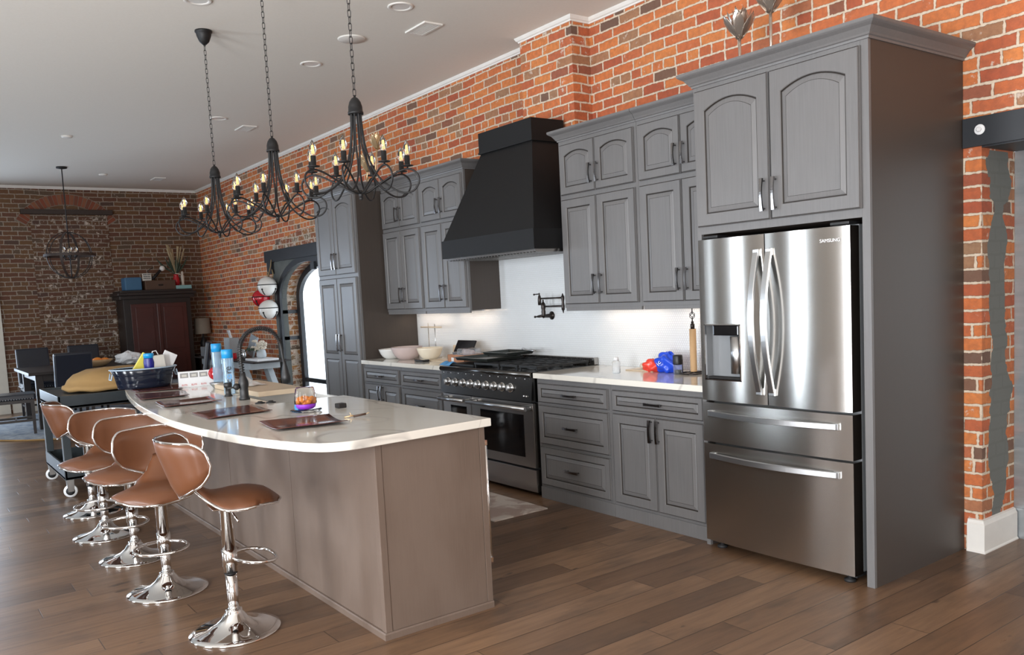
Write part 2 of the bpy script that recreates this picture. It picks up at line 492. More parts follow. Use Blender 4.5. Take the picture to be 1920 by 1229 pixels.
def tag(o, label=None, cat=None, group=None, kind=None):
    if label: o['label'] = label
    if cat: o['category'] = cat
    if group: o['group'] = group
    if kind: o['kind'] = kind
    return o
def thing(name, label, cat, loc=(0, 0, 0), group=None):
    o = bpy.data.objects.new(name, None); o.empty_display_size = .05; o.location = loc
    o['_w'] = tuple(loc); COL.objects.link(o)
    return tag(o, label, cat, group)
def dup(root, loc, rz=None, label=None):
    def rec(o, par):
        c = o.copy(); COL.objects.link(c)
        if par is not None:
            c.parent = par; c.matrix_parent_inverse = o.matrix_parent_inverse.copy()
        for ch in list(o.children): rec(ch, c)
        return c
    kids = rec(root, None); kids.location = loc
    if rz is not None: kids.rotation_euler = (0, 0, rz)
    if label: kids['label'] = label
    return kids
def struct(name, mb, mats, label=None, parent=None):
    return mb.obj(name, mats, parent, label, kind='structure' if parent is None else None)
def text_mesh(body, name, size, M, mat, parent, ext=.0008, align='CENTER'):
    cu = bpy.data.curves.new(name, 'FONT'); cu.body = body; cu.size = size; cu.extrude = ext
    cu.align_x = align; cu.align_y = 'CENTER'
    t = bpy.data.objects.new('tmp', cu); COL.objects.link(t)
    bpy.context.view_layer.update()
    me = bpy.data.meshes.new_from_object(t)
    bpy.data.objects.remove(t); me.name = name
    b = Vector(parent.get('_w', (0, 0, 0)))
    me.transform(Matrix.Translation(-b) @ M)
    me.materials.clear(); me.materials.append(MAT[mat])
    o = bpy.data.objects.new(name, me); COL.objects.link(o); o.parent = parent; o['_w'] = tuple(b)
    return o
def catmull(pts, k=6, closed=False):
    P = [Vector(p) for p in pts]; out = []; n = len(P)
    for i in range(n if closed else n-1):
        p0 = P[(i-1) % n] if closed or i > 0 else P[i]
        p1, p2 = P[i], P[(i+1) % n]
        p3 = P[(i+2) % n] if closed or i+2 < n else P[(i+1) % n]
        for j in range(k):
            t = j/k
            out.append(.5*((2*p1) + (p2-p0)*t + (2*p0-5*p1+4*p2-p3)*t*t + (3*p1-p0-3*p2+p3)*t**3))
    if not closed: out.append(P[-1])
    return out
# ============================================================ THE ROOM
CZ = 3.56
XL, XR, YF = -13.18, 5.0, -8.0
f = MB(); f.box(XL-.3, XR+.3, YF-.3, .8, -.1, 0)
struct('floor', f, 'floor_planks', 'brown hardwood plank floor')
f = MB(); f.box(XL-.3, XR+.3, YF-.3, .8, CZ, CZ+.1)
struct('ceiling', f, 'ceiling_paint', 'pale painted ceiling')
# kitchen wall, pieces around the arched doorway and the right opening
DX0, DX1, DH = -9.76, -7.34, 2.12
f = MB()
f.box(XL-.35, DX0, 0, .40, 0, CZ); f.box(DX0, DX1, 0, .40, DH+.0, CZ)
f.box(DX1, .02, 0, .40, 0, CZ)
f.box(.02, .09, 0, .37, 2.10, CZ)
f.box(.09, XR+.3, 0, .37, 2.12, CZ); f.box(2.2, XR+.3, 0, .37, 0, 2.12)
struct('wall_back', f, 'brick_kitchen', 'orange-red brick kitchen wall')
f = MB(); f.box(.02, .09, 0, .37, 0, 2.10)
f.v = f.v
struct('wall_pier', f, 'pier_reveal', 'brick pier with grey cement patch beside the tall fridge cabinet')
f = MB(); f.box(-3.45, -2.81, -.185, 0, 1.9, CZ)
struct('wall_pilaster', f, 'brick_kitchen', 'brick pilaster behind the range hood')
f = MB(); f.box(-5.34, -1.03, -.2, 0, 0, 1.9)
struct('wall_furring', f, 'wall_paint')
f = MB(); f.box(-5.343, -1.03, -.213, -.2, .90, 1.9)
struct('wall_backsplash', f, 'penny_tile', 'white penny round tile backsplash')
# far (left) wall with window opening
f = MB()
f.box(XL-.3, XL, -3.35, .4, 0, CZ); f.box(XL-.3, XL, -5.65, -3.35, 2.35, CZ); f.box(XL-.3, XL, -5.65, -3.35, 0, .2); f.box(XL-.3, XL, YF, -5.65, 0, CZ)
struct('wall_left', f, 'brick_far_shaded', 'dark shaded brick wall at the far end')
f = MB()
xs = [XL-.3, -10.1, -9.1, -5.98, -5.42, -2.15, -1.05, 1.6, 3.0, XR+.3]
for i in range(0, 10, 2): f.box(xs[i], xs[i+1], YF-.15, YF, 0, CZ)
for i in range(1, 9, 2):
    f.box(xs[i], xs[i+1], YF-.15, YF, 2.6, CZ); f.box(xs[i], xs[i+1], YF-.15, YF, 0, .3)
struct('wall_front', f, 'wall_paint')
f = MB(); f.box(XR, XR+.15, YF, -6.3, 0, CZ); f.box(XR, XR+.15, -3.7, .4, 0, CZ); f.box(XR, XR+.15, -6.3, -3.7, 2.6, CZ); f.box(XR, XR+.15, -6.3, -3.7, 0, .4)
struct('wall_right', f, 'wall_paint')

def sweep(mb, path, prof, z0, mat=0):
    """mitred moulding along a polyline in plan; prof = (out, up); outward is the right-hand side of travel"""
    P = [Vector((x, y)) for x, y in path]; n = len(P); rings = []
    for i in range(n):
        d0 = (P[i]-P[i-1]).normalized() if i else (P[1]-P[0]).normalized()
        d1 = (P[i+1]-P[i]).normalized() if i < n-1 else d0
        n0 = Vector((d0.y, -d0.x)); n1 = Vector((d1.y, -d1.x))
        b = (n0+n1)/(1+n0.dot(n1))
        rings.append([(P[i].x+b.x*o, P[i].y+b.y*o, z0+z) for o, z in prof])
    k = len(prof)
    for i in range(n-1):
        mb.add(rings[i]+rings[i+1], [(j, (j+1) % k, k+(j+1) % k, k+j) for j in range(k)], mat)
    mb.add(rings[0], [list(range(k))], mat); mb.add(rings[-1], [list(range(k))[::-1]], mat)
    return mb
CP = [(0, 0), (.010, 0), (.012, .010), (.022, .016), (.030, .030), (.034, .04), (0, .04)]
f = MB(); sweep(f, [(XL, 0), (-3.45, 0), (-3.45, -.185), (-2.81, -.185), (-2.81, 0), (XR, 0)], CP, CZ-.04)
struct('trim_1', f, 'trim_white', 'white ceiling trim along the brick wall')
f = MB(); sweep(f, [(XL, YF), (XL, 0)], CP, CZ-.04)
struct('trim_2', f, 'trim_white', 'white ceiling trim on the far wall')
# right opening: lintel, door surface, baseboard
f = MB(); f.box(.004, 2.4, -.02, .0, 2.115, 2.262, 0, .002); f.box(.09, 2.4, .0, .38, 2.108, 2.125)
o = struct('trim_3', f, 'black_beam', 'black steel lintel beam over the opening at right')
b = MB(); b.lathe([(.026, 0), (.026, .003), (.024, .004)], (.09, -.02, 2.196), 20, 0, (0, -1, 0)); b.lathe([(.013, .004), (.013, .014), (.009, .018)], (.09, -.02, 2.196), 6, 0, (0, -1, 0), smooth=False)
b.obj('bolt', 'white_plastic', o)
f = MB(); f.box(-.05, 2.2, .372, .42, 0.0, 2.107)
for k in range(5): f.box(.095, 2.2, .366, .372, .16+k*.42, .172+k*.42)
struct('door_1', f, 'galvanised', 'galvanised metal door beyond the right opening')
f = MB(); BP = [(0, 0), (.028, 0), (.028, .006), (.022, .012), (.022, .15), (.016, .158), (.012, .172), (0, .176)]
sweep(f, [(.022, 0), (.09, 0), (.09, .362)], BP, 0)
struct('baseboard_right', f, 'trim_white', 'tall white baseboard wrapped around the brick pier')
f = MB(); f.box(XL, XL+.02, -3.1, -1.5, 0, .16); struct('baseboard_left', f, 'casing_cream')
f = MB(); f.box(XL, XL+.05, -3.36, -3.13, 0, 2.329, 0, .002); f.box(XL, XL+.05, -5.9, -3.13, 2.33, 2.47); f.box(XL, XL+.05, -5.88, -5.64, 0, 2.329)
struct('trim_4', f, 'casing_cream', 'cream door casing at the far left edge')
f = MB()
for y in (-3.37, -4.12, -4.87, -5.63): f.box(XL-.12, XL-.06, y, y+.04, .2, 2.35)
f.box(XL-.12, XL-.06, -5.65, -3.35, .2, .3); f.box(XL-.12, XL-.06, -5.65, -3.35, 2.27, 2.35)
struct('window_2', f, 'trim_white')
# arched opening: plaster surround, brick reveal, window
AX, AW, AS, AR = -8.56, 1.02, 1.58, .50
def arch(w, rr, s=AS, n=24, cx=AX):
    return [(cx+w, 0)] + [(cx+w*cos(pi*i/n), s+rr*sin(pi*i/n)) for i in range(n+1)] + [(cx-w, 0)]
def ring_y(mb, inn, out, y0, y1, mat=0):
    n = len(inn)
    for i in range(n-1):
        a, b, c, d = inn[i], inn[i+1], out[i+1], out[i]
        vs = [(p[0], y, p[1]) for y in (y0, y1) for p in (a, b, c, d)]
        mb.add(vs, [(0, 1, 2, 3), (7, 6, 5, 4), (0, 4, 5, 1), (2, 6, 7, 3), (1, 5, 6, 2), (3, 7, 4, 0)], mat)
def rect_match(inn, x0, x1, z1):
    out = []
    for (x, z) in inn:
        cx = AX; dx, dz = x-cx, z-AS
        if z <= AS: out.append((x0 if dx < 0 else x1, z)); continue
        kx = ((x1-cx)/dx if dx > 1e-6 else (x0-cx)/dx if dx < -1e-6 else 1e9); kz = (z1-AS)/dz if dz > 1e-6 else 1e9
        k = min(kx, kz); out.append((cx+dx*k, AS+dz*k))
    return out
A0 = arch(AW, AR)
f = MB(); ring_y(f, A0, rect_match(A0, DX0, DX1, DH), -.012, .10)
struct('wall_arch_surround', f, 'cement', 'grey cement surround of the arched opening')
f = MB(); A1 = arch(AW+.0, AR+.0); A2 = arch(AW-.02, AR-.02); ring_y(f, arch(AW-.03, AR-.03), arch(AW+.06, AR+.05), -.02, .012)
struct('trim_5', f, 'black_beam', 'dark arched edge strip of the opening')
f = MB(); ring_y(f, arch(AW+.02, AR+.01), rect_match(arch(AW+.02, AR+.01), DX0, DX1, DH), .10, .26)
struct('wall_arch_reveal', f, 'brick_reveal', 'whitewashed brick reveal of the arched opening')
f = MB()
for z in (.98, 1.36): f.box(AX-AW-.03, AX-AW+.0, .0, .26, z, z+.05)
ring_y(f, arch(AW-.09, AR-.08), arch(AW+.03, AR+.02), .25, .31)
f.box(AX-AW, AX+AW, .26, .30, .36, .42); f.box(AX-.03, AX+.03, .26, .30, .36, 2.0)
f.box(AX-AW, AX+AW, .26, .30, .0, .12)
wf = struct('window_1', f, 'black_beam', 'dark arched window frame in the kitchen wall')
g_ = MB(); g_.box(AX-AW+.1, AX+AW-.1, .278, .284, .1, 1.98); g_.obj('pane', 'window_glass', wf)
f = MB(); f.box(-9.98, -7.1, -.045, .10, 2.11, 2.275, 0, .004)
o = struct('trim_6', f, 'black_beam', 'black timber lintel over the arched opening')
f = MB(); f.box(-9.88, -9.70, -.05, -.012, 1.94, 2.11); f.obj('bracket', 'black_beam', o)
f = MB(); f.box(-9.62, -9.50, -.05, -.012, .22, .40); f.box(-8.32, -8.20, -.05, -.012, 1.93, 2.03)
f.obj('iron_plate', 'black_beam', o)
f = MB(); f.prism([(-9.75, .0), (-9.68, .07), (-9.3, .15), (-8.6, .21), (-8.0, .2), (-7.4, .1), (-7.3, 0)], -.006, .02, 'y')
f.v = [(x, y, z+2.27) for x, y, z in f.v]
struct('wall_patch', f, 'brick_reveal')
# far wall: bricked-up doorway
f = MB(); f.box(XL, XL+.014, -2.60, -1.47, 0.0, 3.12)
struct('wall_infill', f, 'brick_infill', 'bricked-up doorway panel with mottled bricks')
f = MB(); f.box(XL, XL+.10, -2.73, -1.40, 3.115, 3.19, 0, .004)
struct('trim_7', f, 'beam_brown', 'dark timber lintel on the far brick wall')
f = MB(); n = 26; cy_, zc, R0, R1 = -2.07, 2.58, .70, .86
for i in range(n):
    a0 = rad(32)+(pi-2*rad(32))*(i+.08)/n; a1 = rad(32)+(pi-2*rad(32))*(i+.92)/n
    j = (random.random()-.5)*.01
    pts = [(cy_+R0*cos(a0), zc+R0*sin(a0)), (cy_+R0*cos(a1), zc+R0*sin(a1)), (cy_+(R1+j)*cos(a1), zc+(R1+j)*sin(a1)), (cy_+(R1+j)*cos(a0), zc+(R1+j)*sin(a0))]
    f.prism(pts, XL, XL+.012, 'x', mat=i % 3)
plain('arch_brick_a', (.22, .06, .03), .85); plain('arch_brick_b', (.17, .055, .03), .85); plain('arch_brick_c', (.24, .09, .045), .85); plain('arch_mortar', (.22, .18, .14), .95)
a = [rad(31)+(pi-2*rad(31))*i/30 for i in range(31)]
pts = [(cy_+(R0-.01)*cos(t), zc+(R0-.01)*sin(t)) for t in a] + [(cy_+(R1+.01)*cos(t), zc+(R1+.01)*sin(t)) for t in a[::-1]]
f.prism(pts, XL, XL+.006, 'x', mat=3)
struct('wall_arch_bricks', f, ['arch_brick_a', 'arch_brick_b', 'arch_brick_c', 'arch_mortar'], 'segmental brick arch on the far wall')

# ============================================================ CABINETS
def loop_rect(x0, x1, z0, z1, rise, ins, n=14):
    x0 += ins; x1 -= ins; z0 += ins; z1 -= ins
    pts = [(x0, z0), (x1, z0)]
    for i in range(n+1):
        t = i/n; x = x1+(x0-x1)*t
        pts.append((x, z1-rise+rise*(1-(2*t-1)**2)))
    return pts
def door_mesh(x0, x1, z0, z1, yb, th=.021, stile=.058, rise=0, split=None):
    mb = MB(); yf = yb-th
    def lp(ins, y, r):
        return [(x, y, z) for x, z in loop_rect(x0, x1, z0, z1, r, ins)]
    def panel(px0, px1, pz0, pz1, rise):
        def lq(ins, y): return [(x, y, z) for x, z in loop_rect(px0, px1, pz0, pz1, rise, ins)]
        L = [lq(0, yf), lq(.003, yf+.004), lq(.006, yf+.0085), lq(.009, yf+.0085), lq(.012, yf+.0065), lq(.033, yf+.001), lq(.035, yf+.001)]
        ms = [0, 1, 1, 0, 0, 1]
        n = len(L[0])
        for a, b, m_ in zip(L, L[1:], ms):
            mb.add(a+b, [(i, (i+1) % n, n+(i+1) % n, n+i) for i in range(n)], m_)
        mb.add(L[-1], [list(range(n))], 0)
    # slab edges with an ogee step
    O = [lp(0, yb, 0), lp(0, yf+.010, 0), lp(.002, yf+.006, 0), lp(.005, yf+.0055, 0), lp(.007, yf, 0)]
    n = len(O[0])
    for a, b, m_ in zip(O, O[1:], [0, 0, 1, 0]):
        mb.add(a+b, [(i, (i+1) % n, n+(i+1) % n, n+i) for i in range(n)], m_)
    mb.add(O[0], [list(range(n))], 0)
    # frame face around the panel(s)
    if split is None:
        I = [(x, yf, z) for x, z in loop_rect(x0+stile, x1-stile, z0+stile, z1-stile, rise, 0)]
        mb.add(O[-1]+I, [(i, (i+1) % n, n+(i+1) % n, n+i) for i in range(n)], 0)
        panel(x0+stile, x1-stile, z0+stile, z1-stile, rise)
    else:
        e = .007
        xa, xb, a0, a1 = x0+e, x1-e, z0+e, z1-e
        s0, s1 = split-stile*.45, split+stile*.45
        for (qa, qb, qc, qd) in ((xa, x0+stile, a0, a1), (x1-stile, xb, a0, a1), (x0+stile, x1-stile, a0, z0+stile), (x0+stile, x1-stile, s0, s1), (x0+stile, x1-stile, z1-stile, a1)):
            mb.add([(qa, yf, qc), (qb, yf, qc), (qb, yf, qd), (qa, yf, qd)], [(0, 1, 2, 3)], 0)
        panel(x0+stile, x1-stile, z0+stile, s0, 0); panel(x0+stile, x1-stile, s1, z1-stile, 0)
    return mb
def pull_mesh(p0, p1, out=(0, -1, 0), h=.031, w=.0072, t=.0045):
    """arched bar pull standing on two posts"""
    p0, p1, o = Vector(p0), Vector(p1), Vector(out)
    mb = MB(); d = (p1-p0)
    ext = d.normalized()*.012
    pts = [p0-ext+(d+2*ext)*(i/12)+o*(h*(.80+.22*sin(pi*i/12))) for i in range(13)]
    mb.tube(pts, 0, sec=[(t, w), (t, -w), (-t, -w), (-t, w)], upv=o, rs=[1.25-.35*sin(pi*i/12) for i in range(13)])
    for p in (p0, p1): mb.cyl(p, p+o*h*.85, .0045, 8)
    return mb
def add_door(cab, x0, x1, z0, z1, yb, handle=None, rise=0, split=None, name='door', stile=.058):
    d = door_mesh(x0, x1, z0, z1, yb, rise=rise, split=split, stile=stile).obj(name, ['cabinet_stain', 'glaze'], cab)
    if handle:
        p0, p1 = handle
        pull_mesh((p0[0], yb-.021, p0[1]), (p1[0], yb-.021, p1[1])).obj('handle', 'pull_metal', d)
    return d
KP = [(0, 0), (.006, 0), (.008, .010), (.014, .014), (.018, .022), (.034, .045), (.050, .056), (.056, .062), (.058, .066), (.058, .078), (0, .078)]

def carcass(cab, x0, x1, y0, y1, z0, z1, side='side_stain_shaded'):
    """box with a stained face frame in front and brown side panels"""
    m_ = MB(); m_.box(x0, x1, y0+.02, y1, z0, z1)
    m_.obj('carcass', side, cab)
    m_ = MB(); m_.box(x0, x1, y0, y0+.0195, z0, z1, 0, .0015); m_.obj('face_frame', 'cabinet_stain', cab)

# upper cabinets: each run is two units
UB, UT, UY = 1.363, 2.556, -.538
def upper_unit(x0, x1, label, ends, group):
    cab = thing('upper_cabinet', label, 'cabinet', ((x0+x1)/2, -.205, UB), group)
    carcass(cab, x0+.0005, x1-.0005, UY, -.206, UB, UT)
    xm = (x0+x1)/2; a, b = x0+.022, x1-.022
    add_door(cab, a, xm-.004, UB+.027, 2.140, UY, ((xm-.034, 1.47), (xm-.034, 1.585)))
    add_door(cab, xm+.004, b, UB+.027, 2.140, UY, ((xm+.034, 1.47), (xm+.034, 1.585)))
    add_door(cab, a, xm-.004, 2.172, 2.528, UY, ((xm-.034, 2.235), (xm-.034, 2.345)), rise=.030, stile=.052)
    add_door(cab, xm+.004, b, 2.172, 2.528, UY, ((xm+.034, 2.235), (xm+.034, 2.345)), rise=.030, stile=.052)
    c_ = MB(); l, r = ends
    path = ([(x0, -.206)] if l else []) + [(x0+(0 if l else .001), UY), (x1-(0 if r else .001), UY)] + ([(x1, -.206)] if r else [])
    sweep(c_, path, KP, UT)
    c_.box(x0+.001, x1-.001, UY+.001, -.21, UT, UT+.07)
    c_.obj('crown_moulding', 'cabinet_stain', cab)
    r_ = MB(); r_.box(x0+.01, x1-.01, UY+.002, UY+.02, UB-.022, UB); r_.obj('light_rail', 'cabinet_stain', cab)
    l_ = MB(); l_.box(x0+.08, x1-.08, -.36, -.335, UB-.012, UB-.001); l_.obj('under_cabinet_light', 'white_plastic', cab)
    return cab
G = 'stacked wall cabinets of the kitchen run'
upper_unit(-5.342, -4.601, 'grey stacked wall cabinet next to the tall pantry', (False, False), G)
upper_unit(-4.600, -3.862, 'grey stacked wall cabinet just left of the black hood', (False, True), G)
upper_unit(-2.600, -1.811, 'grey stacked wall cabinet just right of the black hood', (True, False), G)
upper_unit(-1.810, -1.045, 'grey stacked wall cabinet against the tall fridge cabinet', (False, False), G)
for x, L_ in ((-4.97, .6), (-4.23, .6), (-2.2, .62), (-1.45, .6)):
    area('under_cabinet_glow', (x, -.33, UB-.016), (rad(18), 0, 0), L_, .02, .55, (1, .76, .56))

# pantry
PX0, PX1, PY = -6.272, -5.344, -.832
cab = thing('pantry_cabinet', 'tall grey pantry cabinet with four doors at the end of the wall run', 'cabinet', ((PX0+PX1)/2, -.4, 0))
carcass(cab, PX0, PX1, PY, -.004, 0, UT)
xm = (PX0+PX1)/2
add_door(cab, PX0+.025, xm-.003, 1.765, 2.525, PY, ((xm-.034, 1.83), (xm-.034, 1.97)), rise=.035)
add_door(cab, xm+.003, PX1-.03, 1.765, 2.525, PY, ((xm+.034, 1.83), (xm+.034, 1.97)), rise=.035)
add_door(cab, PX0+.025, xm-.003, .12, 1.73, PY, ((xm-.034, 1.0), (xm-.034, 1.15)), split=.93)
add_door(cab, xm+.003, PX1-.03, .12, 1.73, PY, ((xm+.034, 1.0), (xm+.034, 1.15)), split=.93)
c_ = MB(); sweep(c_, [(PX0, -.004), (PX0, PY), (PX1, PY), (PX1, -.60)], KP, UT); c_.box(PX0+.002, PX1-.002, PY+.002, -.01, UT, UT+.07)
c_.obj('crown_moulding', 'cabinet_stain', cab)

# fridge enclosure
FY = -.878
cab = thing('fridge_cabinet', 'tall grey cabinet surrounding the refrigerator, with two arched doors on top', 'cabinet', (-.5, -.45, 0))
m_ = MB(); m_.box(-.040, 0, FY+.02, -.004, 0, UT); m_.obj('side_panel', 'side_stain_shaded', cab, 'broad brown-grey side panel facing right')
m_ = MB(); m_.box(-1.028, -1.0, FY+.02, -.004, 0, UT); m_.obj('side_panel', 'side_stain_shaded', cab)
m_ = MB(); m_.box(-1.0, -.04, FY+.02, -.004, 1.762, UT); m_.obj('carcass', 'panel_stain', cab)
m_ = MB(); m_.box(-.040, 0, FY, FY+.0195, 0, UT, 0, .0015); m_.box(-1.028, -1.0, FY, FY+.0195, 0, UT, 0, .0015)
m_.box(-1.0, -.04, FY, FY+.0195, 1.760, UT, 0, .001); m_.obj('face_frame', 'cabinet_stain', cab)
add_door(cab, -1.010, -.532, 1.800, 2.532, FY, ((-.562, 1.855), (-.562, 1.995)), rise=.045, stile=.066)
add_door(cab, -.524, -.035, 1.800, 2.532, FY, ((-.492, 1.855), (-.492, 1.995)), rise=.045, stile=.066)
c_ = MB(); sweep(c_, [(-1.028, -.60), (-1.028, FY), (0, FY), (0, -.004)], [(a*1.1, b) for a, b in KP], UT); c_.box(-1.02, -.002, FY+.002, -.01, UT, UT+.07)
c_.obj('crown_moulding', 'cabinet_stain', cab)

# base cabinets
BY = -.832
def base_unit(x0, x1, label, kind, group):
    cab = thing('base_cabinet', label, 'cabinet', ((x0+x1)/2, -.5, 0), group)
    carcass(cab, x0+.0005, x1-.0005, BY, -.215, 0, .8755)
    a, b = x0+.022, x1-.022; xm = (x0+x1)/2
    def dr(z0, z1, st=.040):
        zc = (z0+z1)/2
        add_door(cab, a, b, z0, z1, BY, ((xm-.055, zc), (xm+.055, zc)), name='drawer', stile=st)
    dr(.705, .842, .034)
    if kind == 'drawers':
        dr(.405, .685, .048); dr(.105, .385, .048)
    else:
        add_door(cab, a, xm-.003, .105, .690, BY, ((xm-.03, .55), (xm-.03, .665)))
        add_door(cab, xm+.003, b, .105, .690, BY, ((xm+.03, .55), (xm+.03, .665)))
    m_ = MB(); m_.box(x0+.001, x1-.001, BY-.008, BY-.0003, 0, .085, 0, .002); m_.obj('plinth', 'cabinet_stain', cab)
    return cab
G = 'grey base cabinets under the wall counters'
base_unit(-2.604, -1.831, 'grey three-drawer base cabinet just right of the range', 'drawers', G)
c = base_unit(-1.830, -1.030, 'grey base cabinet with two doors next to the refrigerator', 'doors', G)
base_unit(-5.342, -4.611, 'grey base cabinet with two doors beside the pantry', 'doors', G)
base_unit(-4.610, -3.872, 'grey three-drawer base cabinet just left of the range', 'drawers', G)
def slab(x0, x1, label):
    m_ = MB(); m_.box(x0, x1, -.868, -.214, .8765, .914, 0, .004)
    return m_.obj('countertop', 'quartz', None, label, 'countertop', base=((x0+x1)/2, -.54, .876))
slab(-2.606, -1.030, 'white quartz countertop between range and refrigerator')
slab(-5.342, -3.866, 'white quartz countertop between pantry and range')

# ============================================================ HOOD
hd = thing('range_hood', 'large black tapered range hood on the backsplash wall', 'range hood', (-3.23, -.21, 1.78))
B0 = [(-3.835, -.79), (-2.612, -.79), (-2.612, -.216), (-3.835, -.216)]
T0 = [(-3.600, -.52), (-2.925, -.52), (-2.925, -.216), (-3.600, -.216)]
m_ = MB()
def fr(b, t, z0, z1):
    return m_.add([(x, y, z0) for x, y in b]+[(x, y, z1) for x, y in t], [(3, 2, 1, 0), (4, 5, 6, 7)]+[(i, (i+1) % 4, 4+(i+1) % 4, 4+i) for i in range(4)])
fr(B0, T0, 1.94, 2.64); m_.obj('canopy', 'hood_black', hd)
m_ = MB(); fr([(-3.845, -.80), (-2.604, -.80), (-2.604, -.216), (-3.845, -.216)], [(-3.845, -.80), (-2.604, -.80), (-2.604, -.216), (-3.845, -.216)], 1.80, 1.945)
m_.obj('bottom_band', 'hood_black', hd)
m_ = MB(); m_.box(-3.615, -2.91, -.535, -.216, 2.64, 2.80, 0, .002); m_.box(-3.62, -2.905, -.54, -.216, 2.63, 2.645, 0, .002)
m_.obj('top_box', 'hood_black', hd)
m_ = MB(); m_.box(-3.82, -2.62, -.78, -.225, 1.785, 1.80)
for k in range(30): m_.box(-3.80+k*.04, -3.785+k*.04, -.76, -.25, 1.778, 1.785)
m_.obj('filter', 'stainless_range', hd)

# ============================================================ RANGE
rx0, rx1 = -3.852, -2.618
rg = thing('range', 'wide stainless range with nine knobs and two ovens', 'range', (-3.235, -.5, 0))
m_ = MB(); m_.box(rx0, rx1, -.82, -.235, .09, .905); m_.obj('body', 'matte_black', rg)
m_ = MB(); m_.box(rx0, rx1, -.875, -.235, .9055, .916, 0, .002)
m_.tube([(rx0, -.868, .898), (rx1, -.868, .898)], .020, 12); m_.obj('cooktop', 'dark_steel', rg)
m_ = MB(); m_.prism([(-.885, .700), (-.862, .885), (-.82, .885), (-.82, .700)], rx0, rx1, 'x')
m_.obj('control_panel', 'dark_steel', rg)
N = Vector((0, -.99, .12)).normalized()
for k in range(9):
    x = -3.742+k*.106 + (.012 if k > 1 else 0) + (.008 if k > 4 else 0); c0 = Vector((x, -.873, .792))
    q = MB(); q.lathe([(.036, 0), (.036, .006), (.031, .008)], c0, 24, 0, N)
    q.lathe([(.026, .008), (.025, .030), (.021, .034), (.0, .034)], c0, 20, 1, N)
    q.box(x-.005, x+.005, -.918, -.90, .775, .815, 1, .003)
    q.obj('knob', ['chrome', 'handle_steel'], rg)
m_ = MB()
for k in range(11): m_.sphere((rx0+.06+k*.111, -.882, .868), .005, 8)
for dx in (.0, .03): m_.sphere((-2.70+dx, -.884, .742), .008, 10)
m_.obj('indicator', 'chrome', rg)
def oven(x0, x1, wx0, wx1, label):
    d = MB(); d.box(x0, x1, -.868, -.822, .215, .690, 0, .004); dd_ = d.obj('oven_door', 'stainless_range', rg, label)
    q = MB(); q.box(wx0, wx1, -.8705, -.868, .285, .600, 0, .001); q.obj('oven_window', 'black_glass', dd_)
    q = MB(); q.tube([(x0+.015, -.925, .655), (x1-.015, -.925, .655)], .016, 14)
    for x in (x0+.05, x1-.05): q.box(x-.035, x+.035, -.93, -.868, .640, .672, 0, .012)
    q.obj('handle', 'handle_steel', dd_)
oven(rx0+.004, -3.43, rx0+.12, -3.50, 'narrow oven door'); oven(-3.422, rx1-.004, -3.30, -2.74, 'wide oven door')
m_ = MB(); m_.box(rx0+.004, rx1-.004, -.865, -.822, .035, .200, 0, .003); m_.obj('kick_panel', 'stainless_range', rg)
m_ = MB()
for x in (rx0+.06, rx1-.06):
    for y in (-.78, -.28): m_.cyl((x, y, 0), (x, y, .09), .02, 12)
m_.obj('foot', 'matte_black', rg)
m_ = MB(); m_.box(rx0, rx1, -.262, -.222, .916, .972, 0, .004)
for k in range(56): m_.box(rx0+.02+k*.0213, rx0+.03+k*.0213, -.266, -.258, .925, .966, 1)
m_.obj('backguard', ['stainless_range', 'dark_gap'], rg)
for gi, gx in enumerate((-3.43, -3.02, -2.82)):
    w_ = .20
    gx0 = [-3.46, -3.10, -2.86][gi]; gx1 = [-3.115, -2.875, -2.635][gi]
    q = MB()
    for x in (gx0+.01, (gx0+gx1)/2, gx1-.01): q.box(x-.006, x+.006, -.80, -.30, .940, .955)
    for y in (-.795, -.67, -.55, -.43, -.305): q.box(gx0+.01, gx1-.01, y-.006, y+.006, .938, .953)
    for x in (gx0+.015, gx1-.015):
        for y in (-.79, -.55, -.31): q.box(x-.006, x+.006, y-.006, y+.006, .916, .945)
    for y in (-.68, -.43): q.lathe([(.05, .916), (.05, .928), (.03, .936), (0, .936)], ((gx0+gx1)/2, y, 0), 20)
    q.obj('grate', 'cast_iron', rg)
# left: griddle with a lid and a tray
m_ = MB(); m_.box(-3.84, -3.47, -.80, -.30, .917, .932, 0, .004); m_.obj('griddle', 'cast_iron', rg)
def tray(x0, x1, y0, y1, z, label, tilt=0, mat='cast_iron'):
    base = ((x0+x1)/2, (y0+y1)/2, z); q = MB()
    def rr(ins, zz): return [(x0+ins, y0+ins, zz), (x1-ins, y0+ins, zz), (x1-ins, y1-ins, zz), (x0+ins, y1-ins, zz)]
    L = [rr(.012, z), rr(.0, z+.022), rr(-.012, z+.022), rr(-.012, z+.026), rr(.003, z+.026), rr(.015, z+.005)]
    for a_, b_ in zip(L, L[1:]): q.add(a_+b_, [(i, (i+1) % 4, 4+(i+1) % 4, 4+i) for i in range(4)])
    q.add(L[0], [(3, 2, 1, 0)]); q.add(L[-1], [(0, 1, 2, 3)])
    return q.obj('baking_tray', mat, None, label, 'tray', base=base)
tray(-3.80, -3.33, -.76, -.42, .9565, 'black baking tray lying across the cooktop', mat='tray_grey')
tray(-3.62, -3.27, -.60, -.33, .9925, 'dark tray stacked on the larger cooktop tray', mat='tray_grey')
q = MB(); q.lathe([(.008, 0), (.008, .26)], (-3.38, -.36, 1.022), 8, 0, (1, -.3, .02)); q.sphere((-3.36, -.365, 1.030), .022, 12, 0, .4)
q.obj('serving_spoon', 'handle_steel', None, 'metal spoon lying on the stacked trays', 'spoon', base=(-3.3, -.36, 1.02))

